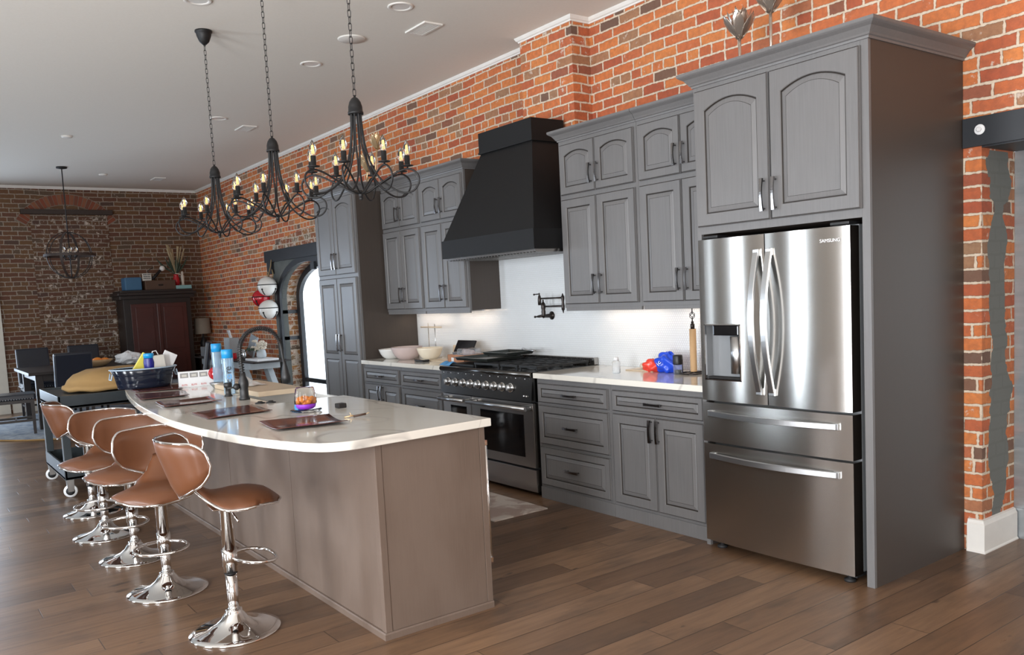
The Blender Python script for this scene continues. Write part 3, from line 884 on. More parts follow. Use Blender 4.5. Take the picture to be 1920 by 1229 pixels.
# ============================================================ REFRIGERATOR
fr_ = thing('refrigerator', 'four-door stainless french door refrigerator', 'refrigerator', (-.53, -.5, 0))
m_ = MB(); m_.box(-.985, -.085, -.83, -.10, .05, 1.735, 0, .004); m_.obj('body', 'grey_plastic', fr_)
def fdoor(x0, x1, z0, z1, name, yf=-.920, bow=.016, hole=None):
    q = MB(); n = 20
    def y(x):
        t = (x-x0)/(x1-x0); e = 1-abs(2*t-1)**2.2
        return yf+.010-(bow)*e
    if hole is None:
        q.grid(lambda u, v: (x0+(x1-x0)*u, y(x0+(x1-x0)*u), z0+(z1-z0)*v), n+1, 2)
    else:
        hx0, hx1, hz0, hz1 = hole
        for (a_, b_, c_, d_) in ((x0, hx0, z0, z1), (hx1, x1, z0, z1), (hx0, hx1, z0, hz0), (hx0, hx1, hz1, z1)):
            q.grid(lambda u, v: (a_+(b_-a_)*u, y(a_+(b_-a_)*u), c_+(d_-c_)*v), 10, 2)
        yb = yf+.055
        q.add([(hx0, y(hx0), hz0), (hx1, y(hx1), hz0), (hx1, y(hx1), hz1), (hx0, y(hx0), hz1), (hx0, yb, hz0), (hx1, yb, hz0), (hx1, yb, hz1), (hx0, yb, hz1)],
              [(4, 5, 6, 7), (0, 1, 5, 4), (1, 2, 6, 5), (2, 3, 7, 6), (3, 0, 4, 7)], 1)
    yb = -.838
    top = [(x0+(x1-x0)*i/n, y(x0+(x1-x0)*i/n)) for i in range(n+1)]
    for z in (z0, z1): q.add([(a_, b_, z) for a_, b_ in top]+[(x1, yb, z), (x0, yb, z)], [list(range(n+3))], 0)
    q.add([(x0, y(x0), z0), (x0, y(x0), z1), (x0, yb, z1), (x0, yb, z0)], [(0, 1, 2, 3)], 0)
    q.add([(x1, y(x1), z0), (x1, y(x1), z1), (x1, yb, z1), (x1, yb, z0)], [(0, 1, 2, 3)], 0)
    q.add([(x0, yb, z0), (x1, yb, z0), (x1, yb, z1), (x0, yb, z1)], [(0, 1, 2, 3)], 0)
    return q.obj(name, ['stainless', 'grey_plastic'], fr_)
ld = fdoor(-.998, -.563, .845, 1.728, 'door', hole=(-.955, -.722, .965, 1.262))
rd = fdoor(-.557, -.083, .845, 1.728, 'door')
d1 = fdoor(-.998, -.083, .612, .832, 'drawer'); d2 = fdoor(-.998, -.083, .045, .600, 'drawer')
def bowpull(p0, p1, h, parent, wide):
    p0, p1 = Vector(p0), Vector(p1); o = Vector((0, -1, 0)); q = MB()
    pts = [p0+(p1-p0)*(i/24)+o*(.012+h*sin(pi*i/24)) for i in range(25)]
    q.tube(pts, 0, sec=[(.006, wide), (.009, wide*.85), (.009, -wide*.85), (.006, -wide), (-.006, -wide), (-.006, wide)], upv=o, rs=None)
    for p in (p0, p1): q.box(p.x-wide*1.1, p.x+wide*1.1, p.y-.018, p.y+.004, p.z-wide*1.1, p.z+wide*1.1, 0, .003)
    q.obj('handle', 'handle_steel', parent)
bowpull((-.602, -.914, .915), (-.602, -.914, 1.635), .058, ld, .0165)
bowpull((-.525, -.912, .915), (-.525, -.912, 1.635), .058, rd, .0165)
bowpull((-.935, -.912, .772), (-.165, -.912, .772), .045, d1, .015)
bowpull((-.930, -.912, .535), (-.165, -.912, .535), .045, d2, .015)
q = MB(); q.box(-.905, -.735, -.918, -.880, 1.205, 1.262, 0, .006); q.obj('control_pad', 'black_glass', ld)
q = MB(); q.lathe([(.036, 0), (.038, .20)], (-.765, -.890, 1.00), 24); q.obj('dispenser_spout', 'handle_steel', ld)
q = MB(); q.box(-.952, -.725, -.912, -.87, .968, .978); q.obj('drip_tray', 'dark_gap', ld)
q = MB()
for a_ in ((-.960, -.954, .96, 1.267), (-.722, -.716, .96, 1.267), (-.960, -.716, .960, .966), (-.960, -.716, 1.262, 1.268)): q.box(a_[0], a_[1], -.928, -.915, a_[2], a_[3])
q.obj('dispenser_frame', 'chrome', ld)
for x in (-.15, -.93):
    q = MB(); q.box(x-.05, x+.05, -.89, -.80, 1.735, 1.750, 0, .004); q.obj('hinge_cover', 'matte_black', fr_)
for x in (-.93, -.14):
    q = MB(); q.lathe([(.028, 0), (.028, .012), (.012, .015), (.012, .055)], (x, -.86, 0), 16); q.box(x-.05, x+.05, -.88, -.80, .030, .05); q.obj('foot', 'rubber', fr_)
text_mesh('SAMSUNG', 'lettering', .023, Matrix.Translation((-.178, -.9262, 1.664)) @ Matrix.Rotation(rad(2.5), 4, 'Z') @ Matrix.Rotation(rad(90), 4, 'X'), 'white_plastic', rd)
# ============================================================ ISLAND
IX0, IX1, IY0, IY1, IH = -4.80, -1.10, -2.905, -2.335, .8745
isl = thing('kitchen_island', 'long kitchen island with brown-grey panels in the middle of the room', 'kitchen island', (-2.95, -2.62, 0))
m_ = MB(); m_.box(IX0+.02, -3.47, IY0+.02, IY1-.005, 0, IH); m_.box(-2.64, IX1-.02, IY0+.02, IY1-.005, 0, IH); m_.box(-3.47, -2.64, IY0+.02, -2.78, 0, IH); m_.box(-3.47, -2.64, -2.78, IY1-.005, 0, .63)
m_.obj('body', 'panel_stain', isl)
seams = [IX0, -4.12, -3.12, -2.10, -1.135]
for a, b in zip(seams, seams[1:]):
    m_ = MB(); m_.box(a+.002, b-.002, IY0, IY0+.0195, .02, IH, 0, .0015); m_.obj('back_panel', 'panel_stain', isl)
m_ = MB(); m_.box(IX1-.0195, IX1, IY0+.03, IY1-.03, .02, IH); m_.obj('end_panel', 'panel_stain', isl)
m_ = MB(); m_.box(-1.133, IX1+.004, IY0-.004, IY0+.028, 0, IH, 0, .002); m_.obj('corner_post', 'panel_stain', isl)
m_ = MB(); m_.box(-1.125, IX1+.003, IY1-.028, IY1+.003, 0, IH, 0, .002); m_.obj('corner_post', 'panel_stain', isl)
m_ = MB(); sweep(m_, [(IX0, IY0), (IX1, IY0), (IX1, IY1)], [(0, 0), (.014, 0), (.014, .026), (.010, .032), (0, .032)], 0); m_.obj('base_moulding', 'panel_stain', isl)
m_ = MB(); m_.box(-1.74, -1.14, IY1-.004, IY1+.018, .11, .86, 0, .002); d = m_.obj('door', 'cabinet_stain', isl)
m_ = MB(); m_.tube([(-1.175, IY1+.055, .19), (-1.175, IY1+.055, .79)], .008, 14)
for z in (.2, .78): m_.box(-1.183, -1.167, IY1+.018, IY1+.063, z-.012, z+.012)
m_.obj('handle', 'chrome', d, 'tall chrome bar handle')
m_ = MB(); pts = [(-1.068, -2.31)] + [tuple(p)[:2] for p in catmull([(-1.040, -2.88, 0), (-1.034, -2.97, 0), (-1.036, -3.04, 0), (-1.062, -3.115, 0), (-1.12, -3.172, 0), (-1.20, -3.21, 0), (-1.45, -3.285, 0), (-1.75, -3.34, 0), (-2.05, -3.372, 0), (-2.4, -3.387, 0), (-2.7, -3.384, 0), (-3.1, -3.362, 0), (-3.55, -3.322, 0), (-4.1, -3.25, 0), (-4.6, -3.17, 0), (-4.78, -3.12, 0), (-4.84, -3.0, 0)], 8)] + [(-4.84, -2.31), (-3.452, -2.31), (-3.452, -2.742), (-2.66, -2.742), (-2.66, -2.31)]
m_.prism(pts, .8755, .914, 'z')
top = m_.obj('countertop', 'quartz', None, 'white quartz island countertop with one long curved edge', 'countertop', base=(-2.9, -2.8, .8755))
bv = top.modifiers.new('Bevel', 'BEVEL'); bv.width = .004; bv.segments = 2; bv.limit_method = 'ANGLE'
# sink
sk = MB(); x0, x1, y0, y1, zt, zb = -3.45, -2.662, -2.738, -2.285, .896, .64
def ringz(p, q):
    sk.add(p+q, [(i, (i+1) % 4, 4+(i+1) % 4, 4+i) for i in range(4)])
def rc(i, z): return [(x0+i, y0+i, z), (x1-i, y0+i, z), (x1-i, y1-i, z), (x0+i, y1-i, z)]
Ls = [rc(0, zb), rc(0, zt), rc(.022, zt), rc(.024, zb+.03)]
for a, b in zip(Ls, Ls[1:]): ringz(a, b)
sk.add(Ls[0], [(3, 2, 1, 0)]); sk.add(Ls[-1], [(0, 1, 2, 3)])
sk.obj('farmhouse_sink', 'ceramic', None, 'white apron sink set into the island', 'sink', base=(-3.05, -2.5, zb))
q = MB(); q.box(-3.98, -3.085, -2.700, -2.385, .915, .948, 0, .004); q.obj('cutting_board', 'bamboo', None, 'large pale wooden cutting board lying over the sink', 'cutting board', base=(-3.5, -2.6, .915))
# faucet
fa = thing('kitchen_faucet', 'tall black spring faucet on the island', 'faucet', (-3.05, -2.80, .914))
q = MB(); q.lathe([(.033, .914), (.033, .925), (.027, .935), (.026, .985), (.031, 1.005), (.030, 1.03), (.018, 1.06), (.0165, 1.08)], (-3.05, -2.80, 0), 20); q.obj('body', 'matte_black', fa)
q = MB(); pth = catmull([(-3.05, -2.80, 1.06), (-3.05, -2.805, 1.15), (-3.05, -2.805, 1.24), (-3.05, -2.785, 1.29), (-3.05, -2.74, 1.335), (-3.05, -2.67, 1.35), (-3.05, -2.60, 1.33), (-3.05, -2.55, 1.26), (-3.05, -2.535, 1.16), (-3.05, -2.525, 1.07)], 8); q.tube(pth, .0085, 10); q.obj('hose', 'matte_black', fa)
q = MB(); L_ = len(pth); hel = []
cut = pth[:int(L_*.80)]
for i in range(len(cut)-1):
    a, b = cut[i], cut[i+1]; t = (b-a).normalized(); e = Vector((1, 0, 0)); f_ = t.cross(e)
    for k in range(8):
        ph = 2*pi*(i*8+k)/8.0*.8
        hel.append(a+(b-a)*(k/8)+(e*cos(ph)+f_*sin(ph))*.0145)
q.tube(hel, .0026, 6); q.obj('spring', 'matte_black', fa)
q = MB(); q.lathe([(.009, 0), (.012, .02), (.019, .05), (.026, .09), (.029, .10), (.027, .145), (.02, .147)], (-3.05, -2.527, 1.135), 18, 0, (0, .03, -1)); q.obj('spray_head', 'matte_black', fa)
q = MB(); q.cyl((-3.05, -2.825, 1.0), (-3.05, -2.90, .995), .006, 8); q.sphere((-3.05, -2.845, 1.0), .021, 14); q.obj('lever', 'matte_black', fa)
q = MB(); q.lathe([(.026, 0), (.027, .005), (.019, .012), (.018, .055), (.026, .06), (.026, .085), (.02, .09)], (-3.36, -2.80, .914), 18)
q.obj('soap_dispenser', 'matte_black', None, 'short black soap dispenser left of the faucet', 'soap dispenser', base=(-3.36, -2.80, .914))
for (x, y, L_) in ((-2.75, -2.81, 'round black button set in the island top, the one nearer the stools'), (-2.72, -2.755-.0, 'round black button set in the island top, the one nearer the sink')):
    q = MB(); q.lathe([(.030, 0), (.029, .005), (.016, .008), (.014, .013), (.0, .014)], (x, y, .914), 18); q.obj('sink_button', 'matte_black', None, L_, 'button', base=(x, y, .914))

# placemats
def placemat(c, lab, curl, seed):
    (ax, ay), (bx, by), (cx_, cy_2), (dx, dy) = c; rn = random.Random(seed); ph = rn.random()*6
    def P(u, v, o):
        x = (ax*(1-u)+bx*u)*(1-v)+(dx*(1-u)+cx_*u)*v; y = (ay*(1-u)+by*u)*(1-v)+(dy*(1-u)+cy_2*u)*v
        z = .9165+.0016*(1+sin(7*u+ph))+curl*(abs(2*u-1)**3)*(.4+.6*v)+.0012*(1+sin(6*v+ph))
        return (x, y, z+o)
    q = MB(); q.sheet(lambda u, v: P(u, v, .0025), lambda u, v: P(u, v, 0), 25, 11)
    return q.obj('placemat', 'mat_leather', None, lab, 'placemat', group='leather placemats on the island', base=(sum(p[0] for p in c)/4, sum(p[1] for p in c)/4, .9165))
placemat([(-1.90, -3.12), (-1.56, -3.16), (-1.49, -2.84), (-1.79, -2.80)], 'dark brown leather placemat nearest the camera, curling at its corners', .011, 1)
placemat([(-2.64, -3.24), (-2.29, -3.25), (-2.31, -2.90), (-2.68, -2.88)], 'dark brown leather placemat second from the near end', .003, 2)
placemat([(-3.42, -3.24), (-3.08, -3.27), (-3.08, -2.93), (-3.38, -2.92)], 'dark brown leather placemat in the middle of the row', .003, 3)
placemat([(-4.12, -3.21), (-3.68, -3.27), (-3.64, -2.97), (-3.96, -2.91)], 'dark brown leather placemat just in front of the navy tub', .003, 4)
placemat([(-4.74, -3.14), (-4.30, -3.16), (-4.20, -2.86), (-4.55, -2.80)], 'dark brown leather placemat partly under the navy tub', .003, 5)

# ============================================================ BAR STOOLS (local: forward = +x)
def lerp_tab(x, tab):
    for (a, b), (c, d) in zip(tab, tab[1:]):
        if x <= c:
            t = (x-a)/(c-a); t = t*t*(3-2*t); return b+(d-b)*t
    return tab[-1][1]
st = thing('bar_stool', 'x', 'bar stool', (0, 0, 0), 'brown leather bar stools along the island')
SZ = .615
def seat_w(x): return lerp_tab(x, [(-.19, .045), (-.15, .070), (-.09, .125), (-.02, .195), (.05, .220), (.13, .212), (.19, .175), (.225, .115), (.245, .045)])
def seat_z(x, u):
    z = SZ+.020
    if x < -.03: z += .150*((-.03-x)/.16)**1.7
    if x > .10: z -= .040*((x-.10)/.145)**1.8
    return z - .018*(u*u)*max(0, 1-abs(x)/.2) 
def seat_pt(u, v, o):
    x = -.19+.435*v; s = 2*u-1; w_ = seat_w(x)
    puff = .028*(1-abs(s)**3)*min(1, 8*v*(1-v)+.15)
    return (x-.02*(abs(s)**2 if x > .1 else 0), s*w_, seat_z(x, s)+(puff if o > 0 else -.030*(min(1, 8*v*(1-v)+.25))*(1-.5*abs(s)**4)))
q = MB(); q.sheet(lambda u, v: seat_pt(u, v, 1), lambda u, v: seat_pt(u, v, 0), 17, 25); q.obj('seat', 'leather', st)
def seat_edge():
    P = []
    for i in range(25): P.append(seat_pt(0, i/24, 1))
    for i in range(1, 17): P.append(seat_pt(i/16, 1, 1))
    for i in range(23, -1, -1): P.append(seat_pt(1, i/24, 1))
    for i in range(15, 0, -1): P.append(seat_pt(i/16, 0, 1))
    return [Vector(p)-Vector((0, 0, .010)) for p in P]
q = MB(); q.tube([p*1.0+Vector((p.x, p.y, 0)).normalized()*.004 for p in seat_edge()], .0062, 8, closed=True); q.obj('seat_trim', 'chrome', st)
TT = rad(69)
def back_pt(th, t, o):
    a = abs(th)/TT
    zt = .930-.010*a; zb = SZ+.045+.105*a**1.35
    mid = .825
    k = max(0, (a-.73)/.27); k = 1-(1-k*k)**.5 if k < 1 else 1
    zt = zt+(mid-zt)*k
    k2 = max(0, (a-.74)/.26); k2 = 1-(1-k2*k2)**.5 if k2 < 1 else 1
    zb = zb+(mid-zb)*k2
    z = zb+(zt-zb)*t
    r = .205; lean = .085*max(0, (z-.66))/.27
    edge = min(1, 6*t*(1-t)+.12)*min(1, 5*(1-a)+.1)
    r += (.014*edge if o > 0 else -.014*edge)
    return Vector((-.002-(r*.93+lean)*cos(th), (r+lean*.25)*1.12*sin(th), z))
q = MB(); q.sheet(lambda u, v: back_pt(-TT+2*TT*u, v, 1), lambda u, v: back_pt(-TT+2*TT*u, v, 0), 41, 11); q.obj('backrest', 'leather', st)
P = [back_pt(-TT+2*TT*i/40, 1, .0) for i in range(41)] + [back_pt(TT-2*TT*i/40, 0, .0) for i in range(1, 40)]
q = MB(); q.tube(P, .0062, 8, closed=True); q.obj('back_trim', 'chrome', st)
q = MB(); q.lathe([(.030, .275), (.030, .585), (.05, .588), (.05, .60)], (0, 0, 0), 24); q.lathe([(.0305, .2745), (.0305, .2785)], (0, 0, 0), 24, 1, smooth=False); q.box(-.07, .07, -.07, .07, .588, .596, 0, .003); q.obj('sleeve', ['chrome', 'rubber'], st)
q = MB(); q.lathe([(.0255, .06), (.0255, .28)], (0, 0, 0), 24); q.obj('column', 'chrome', st)
q = MB(); q.lathe([(.203, 0), (.205, .004), (.203, .009), (.175, .015), (.125, .026), (.085, .042), (.058, .064), (.043, .088), (.037, .095), (.037, .104), (.026, .106)], (0, 0, 0), 48); q.obj('base', 'chrome', st)
q = MB(); fr_pts = catmull([(.015, .030, .345), (.05, .10, .342), (.12, .132, .335), (.185, .095, .328), (.205, 0, .325), (.185, -.095, .328), (.12, -.132, .335), (.05, -.10, .342), (.015, -.030, .345)], 6)
q.tube(fr_pts, .0085, 10); q.lathe([(.034, .31), (.034, .39)], (0, 0, 0), 24); q.obj('footrest', 'chrome', st)
q = MB(); q.tube([(.0, -.035, .59), (.01, -.10, .575), (.02, -.155, .545)], .0045, 8); q.obj('lever', 'chrome', st)
stools = [(-1.69, -3.38, 84, 0, 'nearest bar stool, turned with its back to the stools behind it'),
          (-2.51, -3.47, -21, -.07, 'brown bar stool second nearest, its seat facing the camera'),
          (-3.29, -3.46, -33, -.085, 'brown bar stool in the middle of the row of five'),
          (-4.00, -3.49, -33, -.10, 'brown bar stool second from the far end, facing the camera'),
          (-4.79, -3.43, 90, -.07, 'farthest bar stool, beside the dark rolling cart')]
for i, (x, y, a, dz, L_) in enumerate(stools):
    L_ = 'brown leather and chrome ' + L_.replace('brown bar', 'bar')
    if i == 0: s0 = st; s0.location = (x, y, 0); s0.rotation_euler = (0, 0, rad(a)); s0['label'] = L_
    else:
        s_ = dup(s0, (x, y, 0), rad(a), L_)
        for k in s_.children:                       # gas lift: everything above the lower column sits lower
            if k.name.split('.')[0] not in ('base', 'column'): k.location.z += dz

# ============================================================ CHANDELIERS
def bulb(par, x, y, z, s=1.0, n=14, fil='filament'):
    q = MB(); q.lathe([(.008*s, 0), (.015*s, .012*s), (.0205*s, .030*s), (.019*s, .045*s), (.011*s, .063*s), (.004*s, .076*s), (.0005, .082*s)], (x, y, z), n)
    b_ = q.obj('bulb', 'clear_glass', par)
    q = MB()
    for dx, dy in ((.005, 0), (-.005, 0), (0, .005), (0, -.005)): q.tube([(x+dx*s, y+dy*s, z+.012*s), (x+dx*.6*s, y+dy*.6*s, z+.052*s)], .0012*s, 5)
    q.obj('filament', fil, b_)
ch = thing('chandelier', 'x', 'chandelier', (0, 0, 0), 'black iron chandeliers over the island')
ZC = 2.475
q = MB(); q.lathe([(.041, 2.475), (.041, 2.488), (.038, 2.49), (.037, 2.515), (.030, 2.54), (.018, 2.558), (.006, 2.566), (.006, 2.575)], (0, 0, 0), 28); q.obj('cap', 'iron_black', ch)
q = MB()
for k in range(8):
    a0 = 2*pi*k/8 + rad(5)
    rz = [(.026, 2.485, 0), (.030, 2.40, 0), (.040, 2.31, .0), (.062, 2.22, .010), (.10, 2.145, .016), (.16, 2.09, .016), (.225, 2.055, .010), (.285, 2.062, 0), (.318, 2.105, -.006), (.310, 2.15, -.012), (.268, 2.175, -.014), (.215, 2.165, -.010), (.155, 2.135, -.006), (.095, 2.10, -.002), (.045, 2.07, 0), (.008, 2.062, 0)]
    pts = []
    for r, z, s in rz: pts.append((r*cos(a0)-s*sin(a0), r*sin(a0)+s*cos(a0), z))
    q.tube(catmull(pts, 5), .0052, 7)
    q2 = MB(); cx_, cy_3 = .262*cos(a0)+.013*sin(a0), .262*sin(a0)-.013*cos(a0)
    q2.lathe([(.004, 2.170), (.004, 2.186), (.030, 2.189), (.032, 2.193), (.014, 2.195), (.0145, 2.243), (.010, 2.246)], (cx_, cy_3, 0), 16)
    cs = q2.obj('candle_holder', 'iron_black', ch)
    bulb(cs, cx_, cy_3, 2.244)
q.lathe([(.010, 2.04), (.012, 2.055), (.012, 2.068), (.006, 2.08)], (0, 0, 0), 12); q.sphere((0, 0, 2.036), .011, 12)
q.obj('scroll_arms', 'iron_black', ch)
q = MB(); z = 2.568; k = 0
while z < 3.455:
    ln = .040; r_ = .0085
    loop = [(r_*cos(t), (ln/2-r_)*(1 if sin(t) >= 0 else -1)+r_*sin(t)) for t in [2*pi*j/12 for j in range(12)]]
    if k % 2: pts = [(a, 0, z+ln/2+b) for a, b in loop]
    else: pts = [(0, a, z+ln/2+b) for a, b in loop]
    q.tube(pts, .0020, 5, closed=True); z += ln-.0062; k += 1
q.obj('chain', 'iron_black', ch)
q = MB(); q.lathe([(.062, CZ), (.063, CZ-.012), (.056, CZ-.018), (.052, CZ-.04), (.036, CZ-.08), (.016, CZ-.10), (.008, CZ-.105)], (0, 0, 0), 28); q.obj('canopy', 'iron_black', ch)
CH = [(-1.975, 'nearest black iron scroll chandelier, in front of the brick wall'), (-3.175, 'middle one of the three black iron scroll chandeliers'), (-4.375, 'farthest black iron scroll chandelier over the island, its ceiling canopy in view')]
for i, (x, L_) in enumerate(CH):
    if i == 0: ch.location = (x, -2.45, 0); ch['label'] = L_
    else: dup(ch, (x, -2.45, 0), rad((0, 6, 9)[i]), L_)

# ============================================================ CEILING FIXTURES
def can(x, y, L_):
    t = thing('recessed_light', L_, 'ceiling light', (x, y, CZ), 'recessed ceiling lights')
    q = MB(); q.lathe([(.092, CZ), (.094, CZ-.004), (.086, CZ-.008), (.070, CZ-.007), (.064, CZ-.002), (.064, CZ)], (x, y, 0), 32, cap=False); q.obj('trim_ring', 'trim_white', t)
    q = MB(); q.lathe([(.064, CZ-.0025), (.0, CZ-.0015)], (x, y, 0), 32, cap=False); q.obj('lens', 'ceramic', t)
can(-3.23, -1.41, 'unlit recessed ceiling light nearest the camera, above the range'); can(-4.86, -1.39, 'unlit recessed ceiling light behind the white round speaker plate')
can(-7.28, -1.43, 'unlit recessed ceiling light near the farther air vent'); can(-3.75, -2.67, 'unlit recessed ceiling light cut by the top edge of the picture')
q = MB(); q.lathe([(.11, 0), (.11, -.006), (.104, -.010), (0, -.010)], (-4.06, -1.39, CZ), 36); q.obj('ceiling_speaker', 'trim_white', None, 'flat white round speaker plate on the ceiling behind a chandelier chain', 'speaker', base=(-4.06, -1.39, CZ))
def vent(x, y, L_, lx=.30, ly=.16):
    t = thing('air_vent', L_, 'vent', (x, y, CZ), 'ceiling air vents')
    q = MB(); 
    for a_ in ((x-lx/2, x+lx/2, y-ly/2, y-ly/2+.022), (x-lx/2, x+lx/2, y+ly/2-.022, y+ly/2), (x-lx/2, x-lx/2+.022, y-ly/2+.0221, y+ly/2-.0221), (x+lx/2-.022, x+lx/2, y-ly/2+.0221, y+ly/2-.0221)): q.box(a_[0], a_[1], a_[2], a_[3], CZ-.012, CZ)
    q.obj('frame', 'trim_white', t)
    q = MB(); q.box(x-lx/2+.02, x+lx/2-.02, y-ly/2+.02, y+ly/2-.02, CZ-.002, CZ, 1)
    for k in range(7): q.box(x-lx/2+.02, x+lx/2-.02, y-ly/2+.026+k*(ly-.05)/7, y-ly/2+.034+k*(ly-.05)/7, CZ-.011, CZ-.003)
    q.obj('louvre', ['trim_white', 'grey_plastic'], t)
vent(-3.57, -1.02, 'white ceiling vent nearest the brick pilaster'); vent(-7.67, -1.0, 'white ceiling vent beyond the three chandeliers'); vent(-11.9, -.94, 'small white ceiling vent by the far corner')
for x, y, L_ in ((-8.84, -2.69, 'small white disc on the ceiling between the orb light and the vents'), (-11.66, -1.78, 'small white disc on the ceiling right of the orb light')):
    q = MB(); q.lathe([(.06, 0), (.058, -.014), (.04, -.022), (0, -.022)], (x, y, CZ), 24); q.obj('ceiling_sensor', 'trim_white', None, L_, 'ceiling sensor', base=(x, y, CZ))

# orb pendant over the dining table
ox, oy, oz, R_ = -11.13, -2.41, 2.335, .325
t = thing('orb_pendant', 'round orb pendant lamp of wood and metal rings over the dining table', 'pendant lamp', (ox, oy, CZ))
q = MB(); q.lathe([(.07, CZ), (.07, CZ-.02), (.02, CZ-.03)], (ox, oy, 0), 20); q.obj('canopy', 'iron_black', t)
q = MB(); q.cyl((ox, oy, oz+R_), (ox, oy, CZ-.02), .007, 8); q.obj('rod', 'iron_black', t)
def ring(c, r, ax, sec):
    ax = Vector(ax).normalized(); e1 = ax.orthogonal().normalized(); e2 = ax.cross(e1)
    q = MB(); n = 48; P = [Vector(c)+e1*(r*cos(2*pi*i/n))+e2*(r*sin(2*pi*i/n)) for i in range(n)]
    o = len(q.v)
    for i in range(n):
        rd = (P[i]-Vector(c)).normalized()
        q.v += [tuple(P[i]+rd*a_+ax*b_) for a_, b_ in sec]
    k = len(sec)
    for i in range(n):
        j = (i+1) % n
        for m2 in range(k): q.f.append([i*k+m2, i*k+(m2+1) % k, j*k+(m2+1) % k, j*k+m2]); q.m.append(0); q.s.append(False)
    return q
flat = [(.004, .016), (.004, -.016), (-.004, -.016), (-.004, .016)]; thin = [(.004, .004), (.004, -.004), (-.004, -.004), (-.004, .004)]
ring((ox, oy, oz), R_, (0, 0, 1), [(.006, .018), (.006, -.018), (-.006, -.018), (-.006, .018)]).obj('ring', 'beam_brown', t)
ring((ox, oy, oz), R_, (1, .35, 0), thin).obj('ring', 'iron_black', t)
ring((ox, oy, oz), R_*.98, (.55, 1, 0), flat).obj('ring', 'beam_brown', t)
ring((ox, oy, oz), R_*.97, (.9, -.9, .0), thin).obj('ring', 'iron_black', t)
q = MB(); q.cyl((ox, oy, oz-R_), (ox, oy, oz+R_), .008, 8)
for k in range(6): a_ = k*pi/3; q.tube([(ox, oy, oz-.06), (ox+.07*cos(a_), oy+.07*sin(a_), oz-.06), (ox+.09*cos(a_), oy+.09*sin(a_), oz-.02)], .005, 6); q.cyl((ox+.09*cos(a_), oy+.09*sin(a_), oz-.02), (ox+.09*cos(a_), oy+.09*sin(a_), oz+.04), .010, 8)
q.obj('candle_cluster', 'iron_black', t)
for k in range(6): a_ = k*pi/3; bulb(t, ox+.09*cos(a_), oy+.09*sin(a_), oz+.04, 1, 10, 'gold_leaf')
# ============================================================ THINGS ON THE ISLAND
def oval(mb, prof, c, sx, sy, n=36, mat=0):
    o = len(mb.v); mb.lathe(prof, (0, 0, 0), n, mat, cap=False)
    mb.v[o:] = [(c[0]+p[0]*sx, c[1]+p[1]*sy, c[2]+p[2]) for p in mb.v[o:]]
    return mb
tb = thing('oval_tub', 'glossy navy oval metal tub at the far end of the island', 'tub', (-4.60, -3.03, .9225))
q = MB(); oval(q, [(.0, .003), (.80, .003), (.81, .02), (.835, .040), (.834, .043), (.842, .047), (.884, .092), (.883, .096), (.889, .100), (.99, .148), (.975, .150), (.88, .108), (.79, .012), (.0, .010)], (-4.60, -3.03, .922), .165, .235); q.obj('body', 'tub_navy', tb)
q = MB(); q.tube([(-4.60+.165*cos(a), -3.03+.235*sin(a), 1.071) for a in [2*pi*i/40 for i in range(40)]], .0055, 8, closed=True); q.obj('rim', 'tub_rim', tb)
for s in (-1, 1):
    q = MB(); q.tube([(-4.60-.04, -3.03+s*.226, 1.045), (-4.60-.036, -3.03+s*.236, 1.00), (-4.60+.036, -3.03+s*.236, 1.00), (-4.60+.04, -3.03+s*.226, 1.045)], .005, 8); q.obj('handle', 'tub_rim', tb)
def tilt_box(name, c, size, rot, mat, label, cat, group=None, bev=.004):
    q = MB(); sx, sy, sz = size; q.box(-sx/2, sx/2, -sy/2, sy/2, 0, sz, 0, bev)
    M = Matrix.Translation(c) @ Matrix.Rotation(rad(rot[2]), 4, 'Z') @ Matrix.Rotation(rad(rot[1]), 4, 'Y') @ Matrix.Rotation(rad(rot[0]), 4, 'X')
    q.xf(M); return q.obj(name, mat, None, label, cat, group, base=c)
tilt_box('snack_packet', (-4.60, -3.11, .97), (.03, .10, .23), (-34, 0, 0), 'yellow', 'yellow packet leaning in the navy tub', 'packet')
q = MB(); q.lathe([(.036, 0), (.038, .10), (.040, .13), (.036, .16), (.036, .165)], (-4.54, -3.00, .98), 20); q.lathe([(.037, .165), (.037, .195), (.034, .20)], (-4.54, -3.00, .98), 20, 1)
q.obj('drink_can', ['navy', 'blue_cap'], None, 'dark blue canister with light blue lid in the tub', 'canister', base=(-4.54, -3.0, .98))
tilt_box('paper_bag', (-4.55, -2.93, .96), (.07, .10, .20), (4, 0, 0), 'sign_white', 'pale paper bag standing in the tub', 'bag')
tilt_box('greeting_card', (-4.60, -2.90, 1.02), (.015, .10, .17), (-28, 0, 0), 'white_plastic', 'white card sticking out at the right of the tub', 'card')
q = MB(); q.tube([(-4.56, -2.975, 1.15), (-4.56, -2.965, 1.19), (-4.56, -2.94, 1.195), (-4.56, -2.925, 1.16)], .004, 6); q.obj('cable_loop', 'white_plastic', None, 'white loop of cord above the paper bag', 'cord', base=(-4.56, -2.95, 1.15))
